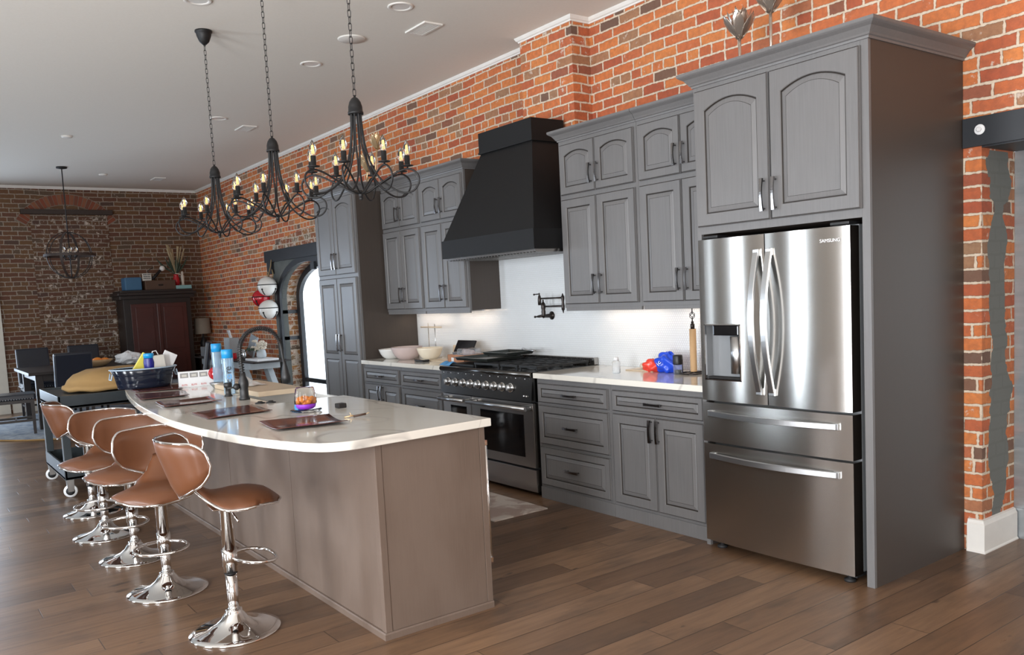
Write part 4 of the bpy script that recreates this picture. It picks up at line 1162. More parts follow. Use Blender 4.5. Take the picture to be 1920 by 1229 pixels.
# printed box
bx = thing('glass_set_box', 'white printed carton with red lettering standing on the island', 'box', (-4.33, -2.70, .914))
q = MB(); q.box(-.045, .0, -.155, .155, 0, .118, 0, .002); M = Matrix.Translation((-4.30, -2.70, .914)) @ Matrix.Rotation(rad(-8), 4, 'Z')
q.xf(M); q.obj('carton', 'white_plastic', bx)
for k in range(3):
    q = MB(); y = -.145+k*.068
    q.box(.0002, .001, y, y+.058, .072, .108, 0)
    q.box(.001, .0016, y+.012, y+.046, .080, .097, 1); q.xf(M); q.obj('picture_panel', ['grey_print', 'sign_white'], bx)
    text_mesh('ELITE', 'lettering', .017, M @ Matrix.Translation((.0015, -.118+k*.068, .018)) @ Matrix.Rotation(rad(90), 4, 'Z') @ Matrix.Rotation(rad(90), 4, 'X'), 'text_red', bx, .0003)
q = MB()
q.lathe([(.045, 0), (.050, .004), (.040, .010), (0, .012)], (-4.27, -2.60, 1.003), 16, 0, (1, -.35, .1)); q.obj('red_rosette', 'red_gloss', bx, 'round red rosette at the right end of the carton')
# bottles
def wbottle(x, y, h, label, word):
    t = thing('water_bottle', label, 'bottle', (x, y, .914), 'water bottles on the island')
    q = MB(); q.lathe([(.034, 0), (.037, .008), (.037, h*.42), (.034, h*.48), (.037, h*.54), (.037, h*.80), (.030, h*.86)], (x, y, .914), 24); q.obj('body', 'bottle_clear', t)
    q = MB(); q.lathe([(.033, h*.80), (.037, h*.81), (.037, h*.985), (.034, h), (0, h)], (x, y, .914), 24); q.obj('cap', 'blue_cap', t)
    if word:
        d = Vector((2.16-x, -4.54-y, 0)).normalized(); ang = math.atan2(d.y, d.x)
        fsz = .062; ox_ = 0
        for chx, col_, w_ in (('c', 'text_dark', .0), ('o', 'text_blue', .030), ('r', 'text_dark', .060), ('e', 'text_dark', .084)):
            M = Matrix.Translation((x, y, .914+h*.30+w_)) @ Matrix.Rotation(ang, 4, 'Z') @ Matrix.Translation((.0385, 0, 0)) @ Matrix.Rotation(rad(90), 4, 'Z') @ Matrix.Rotation(rad(90), 4, 'X') @ Matrix.Rotation(rad(90), 4, 'Z')
            text_mesh(chx, 'lettering', fsz, M, col_, t, .0004)
wbottle(-4.20, -2.60, .315, 'clear water bottle with blue cap standing behind the printed carton', None)
wbottle(-3.50, -2.745, .300, 'clear water bottle lettered core, next to the black faucet', 'core')
# bowl of foil beside the soap dispenser, towel on board
q = MB(); q.lathe([(.03, 0), (.055, .03), (.058, .04), (.052, .038), (.028, .006), (0, .005)], (-4.03, -2.66, .914), 22); q.obj('small_bowl', 'handle_steel', None, 'small shiny metal bowl behind the soap dispenser', 'bowl', base=(-4.03, -2.66, .914))
q = MB(); rn = random.Random(4)
q.grid(lambda u, v: (-3.72+.22*u+.02*sin(8*v), -2.62+.13*v, .951+.05*abs(sin(5*u+3*v))*(1-u)*sin(pi*v)+.002), 18, 10); q.obj('crumpled_napkin', 'ceramic', None, 'crumpled white paper napkin on the wooden cutting board', 'napkin', base=(-3.6, -2.55, .95))
# candy jar
cj = thing('candy_jar', 'clear ribbed plastic cup with purple base holding orange sweets', 'jar', (-2.13, -2.78, .914))
c0 = (-2.13, -2.78, .914)
q = MB(); q.lathe([(.078, .004), (.084, .010), (.082, .013), (0, .008)], c0, 30); q.lathe([(.05, 0), (.05, .004)], c0, 20); q.obj('glass_plate', 'clear_glass', cj)
q = MB(); q.lathe([(.036, .014), (.050, .024), (.056, .044), (.050, .046), (0, .040)], c0, 26); q.obj('purple_base', 'purple', cj)
q = MB(); n = 32; prof = [(.058, .044), (.056, .07), (.052, .10), (.048, .125), (.044, .132), (.0, .134)]
q.lathe(prof, c0, n); q.v = [tuple(Vector(c0)+Vector(((p[0]-c0[0])*(1+.06*cos(14*math.atan2(p[1]-c0[1], p[0]-c0[0]))), (p[1]-c0[1])*(1+.06*cos(14*math.atan2(p[1]-c0[1], p[0]-c0[0]))), p[2]-c0[2]))) for p in q.v]; q.obj('cup', 'clear_glass', cj)
q = MB(); rn = random.Random(3)
for k in range(16): a_ = rn.random()*6.28; r_ = .032*rn.random()**.5; q.sphere((c0[0]+r_*cos(a_), c0[1]+r_*sin(a_), c0[2]+.052+.022*rn.random()), .012, 8)
o = q.obj('sweets', 'orange', cj); o['kind'] = 'stuff'
q = MB(); q.box(-2.245, -2.20, -2.80, -2.76, .914, .945, 0, .005); q.obj('lighter', 'blue_cap', None, 'small blue plastic lighter-like box left of the candy jar', 'small box', base=(-2.22, -2.78, .914))
q = MB(); q.box(-2.12, -2.07, -2.62, -2.57, .914, .940, 0, .006); q.obj('small_tin', 'matte_black', None, 'small black tin right of the candy jar', 'tin', base=(-2.1, -2.6, .914))
pn = thing('corkscrew', 'small gold and brown folding tool on the island beside the nearest placemat', 'tool', (-1.66, -2.69, .914))
q = MB(); q.tube([(-1.68, -2.72, .920), (-1.65, -2.665, .928)], .0055, 8); q.obj('grip', 'trunk_wood', pn)
q = MB(); q.tube([(-1.70, -2.76, .918), (-1.68, -2.72, .924)], .004, 8); q.tube([(-1.65, -2.665, .928), (-1.643, -2.65, .934)], .002, 6); q.tube([(-1.682, -2.725, .918), (-1.688, -2.735, .940)], .0018, 6); q.obj('metal_tip', 'gold_leaf', pn)

# ============================================================ WALL COUNTER, LEFT
def bowl(x, y, r, h, mat, label, name='mixing_bowl', ribs=False):
    q = MB(); c0 = (x, y, .9142)
    q.lathe([(r*.42, 0), (r*.50, .004), (r*.72, h*.25), (r*.87, h*.55), (r*.96, h*.85), (r, h), (r*.965, h), (r*.92, h*.84), (r*.83, h*.55), (r*.66, h*.27), (r*.38, .012), (0, .010)], c0, 36)
    if ribs: q.v = [((p[0]-x)*(1+.02*cos(18*math.atan2(p[1]-y, p[0]-x)))+x, (p[1]-y)*(1+.02*cos(18*math.atan2(p[1]-y, p[0]-x)))+y, p[2]) for p in q.v]
    return q.obj(name, mat, None, label, 'bowl', 'bowls on the left counter', base=(x, y, .914))
bowl(-5.17, -.62, .125, .095, 'ceramic', 'plain white bowl nearest the pantry')
bowl(-4.90, -.60, .150, .12, 'pink_glass', 'large ribbed pink glass bowl between two white bowls', ribs=True)
bowl(-4.64, -.50, .125, .11, 'cream', 'white bowl under the little ring stand')
rs_ = thing('ring_stand', 'tall thin metal stand with a wooden crossbar behind the bowls', 'stand', (-4.82, -.38, .914))
q = MB(); q.lathe([(.06, 0), (.06, .008), (.004, .010), (.004, .33)], (-4.88, -.36, .914), 12); q.lathe([(.004, 0), (.004, .32)], (-4.76, -.36, .914), 10); q.box(-4.90, -4.72, -.40, -.32, .914, .920); q.obj('poles', 'handle_steel', rs_)
q = MB(); q.tube([(-5.02, -.36, 1.205), (-4.64, -.36, 1.205)], .007, 8); q.obj('crossbar', 'bamboo', rs_)
q = MB(); q.box(-4.62, -4.28, -.225, -.215, .9142, 1.03, 0, .003); M = Matrix.Translation((-4.45, -.22, .914)) @ Matrix.Rotation(rad(-6), 4, 'X') @ Matrix.Translation((4.45, .22, -.914)); q.xf(Matrix.Translation((0, -.04, 0)) @ M)
q.obj('wooden_board', 'bamboo', None, 'pale wooden board leaning on the backsplash beside the bowls', 'board', base=(-4.45, -.25, .914))
q = MB(); q.box(-4.50, -4.20, -.63, -.47, .9142, .924, 0, .003); q.obj('flat_board', 'bamboo', None, 'thin pale board lying flat on the left counter', 'board', base=(-4.4, -.48, .914))
q = MB(); q.box(-4.56, -4.40, -.72, -.65, .9142, .934, 0, .008); q.obj('mobile_phone', 'screen_black', None, 'dark phone lying in front of the bowls', 'phone', base=(-4.48, -.68, .914))
tbt = thing('tablet', 'black tablet propped up against its stand on the left counter', 'tablet', (-4.24, -.36, .914))
q = MB(); q.box(-.150, .150, -.006, .006, 0, .175, 0, .004)
M = Matrix.Translation((-4.24, -.42, .930)) @ Matrix.Rotation(rad(-28), 4, 'X'); q.xf(M); q.obj('screen', 'screen_black', tbt)
q = MB(); q.box(-4.33, -4.15, -.43, -.32, .9142, .930, 0, .004); q.tube([(-4.24, -.30, .925), (-4.24, -.36, 1.01)], .008, 8); q.obj('stand', 'white_plastic', tbt)
cb = thing('cardboard_tray', 'brown cardboard tray beside the cooktop holding food tubs', 'box', (-4.00, -.52, .914))
q = MB(); x0, x1, y0, y1 = -4.14, -3.875, -.62, -.40
for a_ in ((x0, x1, y0, y0+.004), (x0, x1, y1-.004, y1), (x0, x0+.004, y0, y1), (x1-.004, x1, y0, y1)): q.box(a_[0], a_[1], a_[2], a_[3], .9142, .982)
q.box(x0, x1, y0, y1, .9142, .918); q.obj('tray', 'kraft', cb)
q = MB(); q.box(x0+.06, x0+.10, y0-.001, y0, .922, .958); q.obj('label_sticker', 'white_plastic', cb)
q = MB(); q.lathe([(.035, 0), (.045, .07), (.048, .075), (.048, .082), (0, .084)], (-4.08, -.55, .920), 20); q.obj('plastic_tub', 'thin_clear', None, 'small clear round tub in the cardboard tray', 'tub', base=(-4.08, -.55, .92))
q = MB(); q.box(-4.02, -3.88, -.60, -.43, .966, 1.035, 0, .012); ck = q.obj('cookie_container', 'thin_clear', None, 'clear clamshell of pink cookies on the cardboard tray', 'container', base=(-3.95, -.5, .97))
q = MB()
for k in range(6): q.lathe([(.0, 0), (.026, .002), (.026, .014), (0, .016)], (-4.00+.02*k, -.52, .995), 12, 0, (1, 0, .2))
o = q.obj('cookies', 'pink_glass', ck); o['kind'] = 'stuff'
q = MB(); q.grid(lambda u, v: (-3.93+.15*u, -.84+.10*v+.01*sin(7*u), .918+.032*sin(pi*v)*(.6+.4*sin(9*u))), 14, 8); q.obj('dish_cloth', 'text_blue', None, 'crumpled light blue cloth at the left front corner of the cooktop', 'cloth', base=(-3.86, -.8, .918))

# ============================================================ WALL COUNTER, RIGHT
sb = thing('sanitizer_bottle', 'small clear bottle standing alone on the right counter', 'bottle', (-2.02, -.60, .914))
q = MB(); q.lathe([(.026, 0), (.028, .005), (.028, .075), (.018, .088)], (-2.02, -.60, .914), 20); q.obj('body', 'thin_clear', sb)
q = MB(); q.lathe([(.018, .086), (.018, .108), (.016, .110), (0, .110)], (-2.02, -.60, .914), 18); q.obj('cap', 'white_plastic', sb)
q = MB(); q.box(-2.10, -1.84, -.44, -.28, .9142, .922, 0, .003); q.obj('small_board', 'bamboo', None, 'thin pale board behind the clear bottle on the right counter', 'board', base=(-1.97, -.36, .914))
q = MB(); q.sphere((-1.99, -.36, .945), .034, 14, 0, .68); q.sphere((-1.955, -.37, .937), .022, 10, 0, .7); q.obj('bread_roll', 'flower_cream', None, 'small pale piece of bread on the board beside the blue bag', 'bread', base=(-1.98, -.36, .922))
bgt = thing('snack_bag', 'crumpled shiny blue and red plastic bag on the right counter', 'bag', (-1.77, -.42, .914))
rn = random.Random(11)
def lump(c, s, seed, amp=.16, n=22, m_=14):
    r1 = random.Random(seed); ks = [(r1.uniform(2, 6), r1.uniform(2, 6), r1.random()*6, r1.random()*6) for _ in range(5)]
    def F(u, v):
        th = 2*pi*u; ph = pi*v; k = 1+amp*sum(sin(a*th+c_)*sin(b*ph+d) for a, b, c_, d in [(round(a), b, c_, d) for a, b, c_, d in ks])/2
        return (c[0]+s[0]*k*sin(ph)*cos(th), c[1]+s[1]*k*sin(ph)*sin(th), max(c[2]-s[2]*k*cos(ph), .9145))
    q = MB(); q.grid(F, n*2, m_*2, smooth=True, wrapu=True); return q
lump((-1.735, -.40, .972), (.095, .07, .068), 5, .20).obj('bag_body', 'bag_blue', bgt)
lump((-1.86, -.41, .955), (.075, .06, .045), 9, .16).obj('bag_end', 'bag_red', bgt, 'red see-through end of the bag')
text_mesh('ic', 'lettering', .05, Matrix.Translation((-1.725, -.497, .985)) @ Matrix.Rotation(rad(70), 4, 'X') @ Matrix.Rotation(rad(60), 4, 'Z'), 'white_plastic', bgt)
pm = thing('pepper_mill', 'short pepper grinder with black top beside the paper towel holder', 'pepper mill', (-1.60, -.45, .914))
q = MB(); q.lathe([(.030, 0), (.030, .06), (.026, .066)], (-1.60, -.45, .914), 20); q.obj('glass_body', 'thin_clear', pm)
q = MB(); q.lathe([(.020, .002), (.022, .028), (0, .03)], (-1.60, -.45, .914), 14); o = q.obj('peppercorns', 'cast_iron', pm); o['kind'] = 'stuff'
q = MB(); q.lathe([(.030, .062), (.032, .070), (.032, .118), (.028, .125), (0, .126)], (-1.60, -.45, .914), 20); q.obj('grinder_top', 'matte_black', pm)
pt = thing('paper_towel_holder', 'wrought metal paper towel holder with a bare cardboard roll next to the refrigerator', 'paper towel holder', (-1.51, -.40, .914))
tx, ty = -1.51, -.40
q = MB(); q.tube([(tx+.085*cos(a), ty+.085*sin(a), .921) for a in [2*pi*i/28 for i in range(28)]], .0045, 6, closed=True)
for k in range(4): a_ = k*pi/2+.3; q.tube([(tx, ty, .925), (tx+.085*cos(a_), ty+.085*sin(a_), .921)], .004, 6); q.sphere((tx+.085*cos(a_), ty+.085*sin(a_), .9195), .006, 8)
q.tube([(tx-.05, ty-.05, .922), (tx-.05, ty-.05, 1.01)], .003, 6)
q.lathe([(.014, 1.205), (.014, 1.235), (.008, 1.24), (.010, 1.25), (.004, 1.255), (.004, 1.27)], (tx, ty, 0), 12)
for k in range(4):
    a0 = k*pi/2; q.tube([(tx+.019*sin(pi*i/10)*cos(a0+i*.3), ty+.019*sin(pi*i/10)*sin(a0+i*.3), 1.268+.048*i/10) for i in range(11)], .0022, 5)
q.lathe([(.004, 1.314), (.003, 1.33), (.005, 1.336), (.0, 1.34)], (tx, ty, 0), 8); q.obj('stand', 'bronze', pt)
q = MB(); q.lathe([(.0215, .93), (.0215, 1.205), (.017, 1.205), (.017, .93)], (tx, ty, 0), 24, cap=False); q.obj('cardboard_roll', 'paper_roll', pt)
# pot filler
pf = thing('pot_filler', 'dark bronze folding pot filler tap above the range', 'faucet', (-3.17, -.215, 1.29))
fx_ = -3.16; Y2 = -.30
q = MB(); q.lathe([(.034, 0), (.034, .006), (.024, .012), (.016, .03), (.014, .085), (.018, .09)], (fx_, -.213, 1.295), 22, 0, (0, -1, 0)); q.lathe([(.014, 1.285), (.016, 1.30), (.018, 1.33), (.015, 1.345), (.019, 1.36), (.019, 1.385), (.013, 1.40), (.006, 1.41), (.007, 1.42), (.003, 1.428)], (fx_, Y2, 0), 16); q.obj('wall_valve', 'bronze', pf)
q = MB(); q.tube([(fx_, Y2, 1.298), (fx_-.05, Y2-.015, 1.293), (fx_-.07, Y2-.02, 1.291)], .010, 8, rs=[1.3, 1, .6]); q.sphere((fx_-.085, Y2-.022, 1.290), .010, 10, 0, 1, ); q.obj('lever', 'bronze', pf)
q = MB(); q.tube([(fx_, Y2, 1.372), (-2.905, Y2-.01, 1.372)], .0068, 10); q.lathe([(.0, 1.315), (.004, 1.32), (.006, 1.335), (.013, 1.345), (.013, 1.37), (.010, 1.40), (.013, 1.43), (.013, 1.448), (.006, 1.456), (.005, 1.466), (.0, 1.472)], (-2.90, Y2-.01, 0), 14); q.obj('lower_arm', 'bronze', pf)
q = MB(); q.tube([(-2.905, Y2-.014, 1.437), (-3.10, Y2-.075, 1.437)], .0068, 10); q.obj('upper_arm', 'bronze', pf)
sx_, sy_ = -3.11, Y2-.075
q = MB(); q.lathe([(.010, 1.385), (.014, 1.388), (.014, 1.43), (.011, 1.455), (.005, 1.468), (.006, 1.478), (.0, 1.484)], (sx_, sy_, 0), 14); q.tube([(sx_, sy_, 1.474), (sx_-.045, sy_-.01, 1.472)], .0045, 8); q.sphere((sx_-.052, sy_-.012, 1.471), .008, 8); q.obj('spout', 'bronze', pf)

# kitchen mat
q = MB(); q.box(-3.95, -2.31, -1.47, -1.02, .0005, .010, 0, .003); q.obj('kitchen_mat', 'marble_mat', None, 'pale marbled mat on the floor in front of the range', 'mat', base=(-3.1, -1.25, 0))

# ============================================================ METAL FLOWERS ON THE CABINETS
def metal_flower(x, y, z0, h, s, label, lean=(0, 0), mat='silver_leaf', group='metal flowers on the cabinets'):
    t = thing('metal_flower', label, 'decoration', (x, y, z0), group)
    tx_, ty_ = x+lean[0], y+lean[1]
    q = MB(); q.tube([(x, y, z0), (x+lean[0]*.4, y+lean[1]*.4, z0+h*.5), (tx_, ty_, z0+h)], .009*max(.6, s), 8); q.obj('stem', mat, t)
    q = MB(); rn = random.Random(int(abs(x)*1000))
    for ringk, (nn, op, ln) in enumerate(((6, .75, .150), (7, .45, .165), (5, .18, .175))):
        for k in range(nn):
            a0 = 2*pi*k/nn+ringk*.5+rn.random()*.2; w_ = .032*s
            def F(u, v, a0=a0, op=op, ln=ln):
                r_ = .008+1.25*s*ln*op*(v**.8)*(.75-.15*v**3); z_ = z0+h-.01+s*ln*v*(1-.25*op*v); ww = w_*sin(pi*min(1, v*.93+.07))**.7*(1-.12*abs(sin(14*v)))
                e = (u-.5)*2
                rr = r_-abs(e)*ww*.35+.004
                return (tx_+rr*cos(a0)-e*ww*sin(a0), ty_+rr*sin(a0)+e*ww*cos(a0), z_-.010*s*abs(e))
            q.sheet(F, lambda u, v, F=F: tuple(Vector(F(u, v))+Vector((0, 0, -.0012))), 7, 12)
    q.obj('bloom', mat, t)
    return t
metal_flower(-.965, -.55, 2.634, .235, 1.0, 'silver metal flower on the fridge cabinet, the shorter of two')
metal_flower(-.77, -.53, 2.634, .325, 1.0, 'tall silver metal flower on the fridge cabinet, cut by the picture top')
metal_flower(-5.62, -.45, 2.634, .38, 1.0, 'tallest gilded metal flower on top of the pantry', (.10, 0), 'gold_leaf')
metal_flower(-5.80, -.42, 2.634, .24, .95, 'gilded metal flower on the pantry, leaning left', (-.05, 0), 'gold_leaf')
metal_flower(-5.66, -.52, 2.634, .16, .8, 'lowest gilded metal flower in the pantry group', (.08, -.02), 'gold_leaf')

# ============================================================ JINGLE BELLS
jb = thing('bell_hanging', 'wall hanging of three oversized jingle bells beside the arched opening', 'decoration', (-9.66, -.05, 2.1))
def jbell(c, r, mat, label=None):
    q = MB(); q.sphere(c, r, 28); b = q.obj('bell', mat, jb, label)
    q = MB(); q.tube([(c[0]+r*1.005*cos(a), c[1]+r*1.005*sin(a), c[2]+.02) for a in [2*pi*i/36 for i in range(36)]], .006, 6, closed=True)
    for k in range(4):
        a_ = k*pi/2-.95
        P = [(c[0]+r*1.008*cos(a_)*cos(e), c[1]+r*1.008*sin(a_)*cos(e), c[2]-r*1.008*sin(e)) for e in [rad(18+8*i) for i in range(6)]]
        q.tube(P, .008, 6); q.sphere(P[0], .014, 8)
    q.obj('slot', 'dark_gap', b)
jbell((-9.62, -.16, 1.765), .138, 'bell_white', 'upper white bell'); jbell((-9.74, -.22, 1.60), .125, 'red_gloss', 'shiny red bell in the middle'); jbell((-9.64, -.16, 1.435), .138, 'bell_white', 'lower white bell')
q = MB(); q.tube([(-9.66, -.06, 2.14), (-9.66, -.075, 2.05), (-9.655, -.10, 1.98), (-9.65, -.12, 1.90)], .008, 6); q.tube([(-9.65+.03*cos(a), -.13, 1.935+.03*sin(a)) for a in [2*pi*i/16 for i in range(16)]], .006, 6, closed=True)
q.tube([(-9.66, -.06, 2.0), (-9.60, -.07, 1.93), (-9.64, -.08, 1.85)], .010, 6)
q.tube([(-9.65, -.12, 1.91), (-9.66, -.16, 1.70), (-9.68, -.16, 1.55)], .006, 6); q.obj('rope', 'rope', jb)

# ============================================================ CONSOLE TABLE AND ITS ITEMS
cs = thing('console_table', 'pale grey trestle console table against the brick wall', 'console table', (-10.3, -.40, 0))
q = MB(); q.box(-11.75, -9.02, -.66, -.12, .715, .735, 0, .003); q.obj('table_top', 'dark_wood', cs)
q = MB(); q.box(-11.55, -9.30, -.60, -.18, .615, .715, 0, .003); q.obj('apron', 'console_paint', cs)
for s, xx in ((1, -9.55), (-1, -11.3)):
    for yy in (-.58, -.24):
        q = MB(); q.prism([(xx-.17*s, .615), (xx+.0*s, .615), (xx+.52*s, 0), (xx+.30*s, 0)], yy-.04, yy+.04, 'y'); q.obj('leg', 'console_paint', cs)
def cbox(name, x0, x1, y0, y1, z0, z1, mat, label, cat, bev=.006):
    q = MB(); q.box(x0, x1, y0, y1, z0, z1, 0, bev); return q.obj(name, mat, None, label, cat, base=((x0+x1)/2, (y0+y1)/2, z0))
ZT = .7352
cbox('speaker_box', -11.72, -11.45, -.56, -.30, ZT, .885, 'grey_plastic', 'grey box at the left end of the console table', 'box')
q = MB(); oval(q, [(.0, .0), (.5, .0), (.9, .05), (1, .085), (.96, .085), (.85, .055), (0, .02)], (-11.16, -.43, ZT), .20, .17); q.obj('serving_dish', 'ceramic', None, 'white oval dish on the console table', 'dish', base=(-11.16, -.43, ZT))
cbox('paper_box', -10.86, -10.60, -.45, -.30, ZT, 1.03, 'console_paint', 'tall pale box behind the blue-capped bottle', 'box')
tilt_box('paper_sheet', (-10.72, -.38, 1.031), (.02, .20, .12), (0, -15, 80), 'white_plastic', 'white folded paper on top of the tall pale box', 'paper')
for k, x in enumerate((-10.52, -10.34)):
    cbox('red_tin', x, x+.13, -.58, -.48, ZT, .82, 'red_gloss', ['left', 'right'][k]+' one of two small red tins on the console table', 'tin')
tilt_box('photo_album', (-9.86, -.40, ZT+.05), (.24, .03, .30), (-12, 14, 0), 'galvanised', 'shiny grey album leaning against the wall on the console table', 'album')
vz = thing('flower_vase', 'pale vase with cream and green flowers at the right end of the console table', 'vase', (-9.42, -.36, ZT))
cbox('white_tray', -9.62, -9.12, -.56, -.26, ZT, .764, 'white_plastic', 'white tray under the flower vase', 'tray')
q = MB(); q.lathe([(.05, .0), (.07, .03), (.06, .10), (.04, .12)], (-9.40, -.40, .765), 18); q.obj('vase', 'console_paint', vz)
q = MB(); rn = random.Random(8)
for k in range(16):
    c0 = Vector((-9.40+rn.uniform(-.16, .12), -.40+rn.uniform(-.08, .08), (.905+rn.uniform(-.03, .09))))
    for j in range(7):
        a_ = j*.9+k; q.sphere(c0+Vector((.022*cos(a_), .022*sin(a_), .008*(j % 3))), .020, 6, 0, .6)
o = q.obj('blooms', 'flower_cream', vz); o['kind'] = 'stuff'
q = MB()
for k in range(9):
    a_ = rn.random()*6.28; q.tube([(-9.45, -.42, .86), (-9.52+.14*cos(a_), -.44+.1*sin(a_), .90), (-9.55+.22*cos(a_), -.44+.14*sin(a_), .85)], .012, 5, rs=[.5, 1.3, .2])
q.obj('leaves', 'foliage', vz)
for x in (-9.76, -9.68): 
    q = MB(); q.lathe([(.03, 0), (.032, .10), (.02, .13), (.012, .14), (.012, .16)], (x, -.55, ZT), 14); q.obj('silver_bottle', 'handle_steel', None, 'small silver bottle in front of the shiny album, '+('left' if x < -9.7 else 'right')+' of two', 'bottle', base=(x, -.55, ZT))
cbox('storage_bin', -9.98, -9.58, -.62, -.28, .0, .42, 'chair_leather', 'dark bin under the console table', 'bin')

# ============================================================ DINING AREA
q = MB(); oval(q, [(1, .0005), (1, .014), (.98, .018), (0, .018)], (-10.9, -2.27, 0), 1.83, 1.62, 96)
q.obj('round_rug', 'rug_pile', None, 'round mottled blue-grey rug under the dining table', 'rug', base=(-10.9, -2.27, 0))
q = MB(); q.tube([(-10.9+1.83*cos(2*pi*i/96), -2.27+1.62*sin(2*pi*i/96), .010) for i in range(96)], .010, 6, closed=True); q.obj('binding', 'tan_fabric', bpy.data.objects['round_rug'])
dt = thing('dining_table', 'dark wooden dining table at the far end of the room', 'dining table', (-11.05, -2.3, .018))
q = MB(); q.box(-11.85, -10.28, -3.16, -1.45, .735, .775, 0, .006); q.obj('table_top', 'dark_wood', dt)
q = MB(); q.box(-11.75, -10.38, -3.06, -1.55, .65, .735); q.obj('apron', 'dark_wood', dt)
for x in (-11.72, -10.42):
    for y in (-3.03, -1.58): q = MB(); q.box(x-.045, x+.045, y-.045, y+.045, .018, .735, 0, .004); q.obj('leg', 'dark_wood', dt)
def dchair(x, y, a, label):      # local forward +x
    t = thing('dining_chair', label, 'dining chair', (0, 0, 0), 'dark leather dining chairs')
    q = MB(); q.box(-.22, .24, -.225, .225, .44, .515, 0, .02); q.obj('seat', 'chair_leather', t)
    q = MB(); q.box(-.035, .035, -.22, .22, 0, .56, 0, .022); q.xf(Matrix.Translation((-.205, 0, .455)) @ Matrix.Rotation(rad(-10), 4, 'Y')); q.obj('backrest', 'chair_leather', t)
    for sx, sy, dx in ((-.20, -.19, -.07), (-.20, .19, -.07), (.20, -.19, 0), (.20, .19, 0)):
        q = MB(); n = 4; q.add([(sx+dx+a_*.016, sy+b_*.016, 0) for a_, b_ in ((-1, -1), (1, -1), (1, 1), (-1, 1))]+[(sx+a_*.022, sy+b_*.022, .45) for a_, b_ in ((-1, -1), (1, -1), (1, 1), (-1, 1))], [(3, 2, 1, 0), (4, 5, 6, 7)]+[(i, (i+1) % 4, 4+(i+1) % 4, 4+i) for i in range(4)]); q.obj('leg', 'dark_wood', t)
    q = MB(); 
    for sy in (-.19, .19): q.box(-.22, .20, sy-.01, sy+.01, .16, .19)
    q.box(-.01, .01, -.19, .19, .162, .188); q.obj('stretcher', 'dark_wood', t)
    q = MB(); q.box(-.20, .22, -.205, .205, .40, .442); q.obj('seat_frame', 'dark_wood', t)
    for sy in (-.20,):
        q = MB()
        for k in range(14): q.sphere((-.18+k*.03, sy-.027, .455), .006, 6)
        for k in range(13): q.sphere((.242, -.19+k*.032, .455), .006, 6)
        q.obj('nailhead_trim', 'handle_steel', t)
    t.location = (x, y, 0.018 if ((x+10.9)/1.83)**2+((y+2.27)/1.62)**2 < 1.05 else 0); t.rotation_euler = (0, 0, rad(a)); return t
dchair(-10.25, -3.35, 84, 'dark leather dining chair at the far left, seen from the side')
dchair(-9.98, -2.72, 180, 'dark leather dining chair with its back to the kitchen')
dchair(-12.10, -2.85, 0, 'dark leather dining chair beyond the table, left of the other')
dchair(-12.10, -2.15, 0, 'dark leather dining chair beyond the table, in front of the cabinet side')
dchair(-10.3, -1.15, -110, 'dark leather dining chair half hidden behind the navy tub')
q = MB(); oval(q, [(.0, 0), (.5, 0), (.9, .06), (1, .09), (.95, .09), (0, .02)], (-10.62, -2.28, .776), .17, .2); fb = q.obj('fruit_basket', 'paper_roll', None, 'shallow woven basket on the dining table', 'basket', base=(-10.62, -2.28, .776))
for k, (dx, dy, dz) in enumerate(((-.05, -.08, .07), (.02, .0, .08), (.0, .10, .07))):
    q = MB(); q.sphere((-10.62+dx, -2.28+dy, .776+dz), .06, 14, 0, .7); q.obj('orange_gourd', 'orange', None, ['left', 'middle', 'right'][k]+' orange gourd in the basket on the dining table', 'gourd', 'orange gourds in the basket', base=(-10.62+dx, -2.28+dy, .776+dz-.04))
r1 = MB(); ks = [(3, 2.3, 1, 4), (5, 4.1, 2, 0), (2, 5.2, 5, 3)]
def F(u, v):
    th = 2*pi*u; ph = pi*v; k = 1+.14*sum(sin(a*th+c_)*sin(b*ph+d) for a, b, c_, d in ks)
    return (-10.55+.14*k*sin(ph)*cos(th), -1.88+.17*k*sin(ph)*sin(th), max(.857-.085*k*cos(ph), .777))
r1.grid(F, 20, 12, smooth=False, wrapu=True); r1.obj('plastic_bag', 'white_plastic', None, 'crumpled white plastic bag on the dining table', 'bag', base=(-10.55, -1.95, .777))
cbox('serving_box', -11.05, -10.85, -2.66, -2.48, .7755, .90, 'beam_brown', 'dark brown box on the dining table behind the basket', 'box')

# armoire
ar = thing('armoire', 'tall dark red-brown wooden armoire in the far corner', 'armoire', (-12.85, -.93, 0))
q = MB(); q.box(XL+.03, -12.62, -1.46, -.40, 0, 1.74, 0, .004); q.obj('body', 'dark_wood', ar)
q = MB(); q.box(XL+.02, -12.57, -1.52, -.34, 1.70, 1.76, 0, .008); q.box(XL+.015, -12.54, -1.55, -.31, 1.76, 1.81, 0, .01); q.box(XL+.02, -12.56, -1.50, -.36, 1.81, 1.845, 0, .006); q.obj('cornice', 'dark_wood', ar)
for (ya, yb, dl) in ((-1.36, -.945, 'left'), (-.925, -.48, 'right')):
    d = MB(); d.box(-12.62, -12.595, ya, yb, .10, 1.62, 0, .004)
    dd2 = d.obj('door', 'red_wood', ar)
    q = MB(); 
    for (a_, b_) in ((.16, .78), (.86, 1.56)):
        q.box(-12.595, -12.585, ya+.07, yb-.07, a_, b_, 0, .005)
    q.obj('raised_panel', 'red_wood', dd2)
q = MB(); q.box(-12.595, -12.56, -.965, -.905, .10, 1.62, 0, .01); q.obj('centre_stile', 'red_wood', ar)
TZ = 1.846
cbox('blue_storage_box', -12.95, -12.66, -1.40, -1.14, TZ, 2.06, 'box_blue', 'blue square box on the left of the armoire top', 'box', .02)
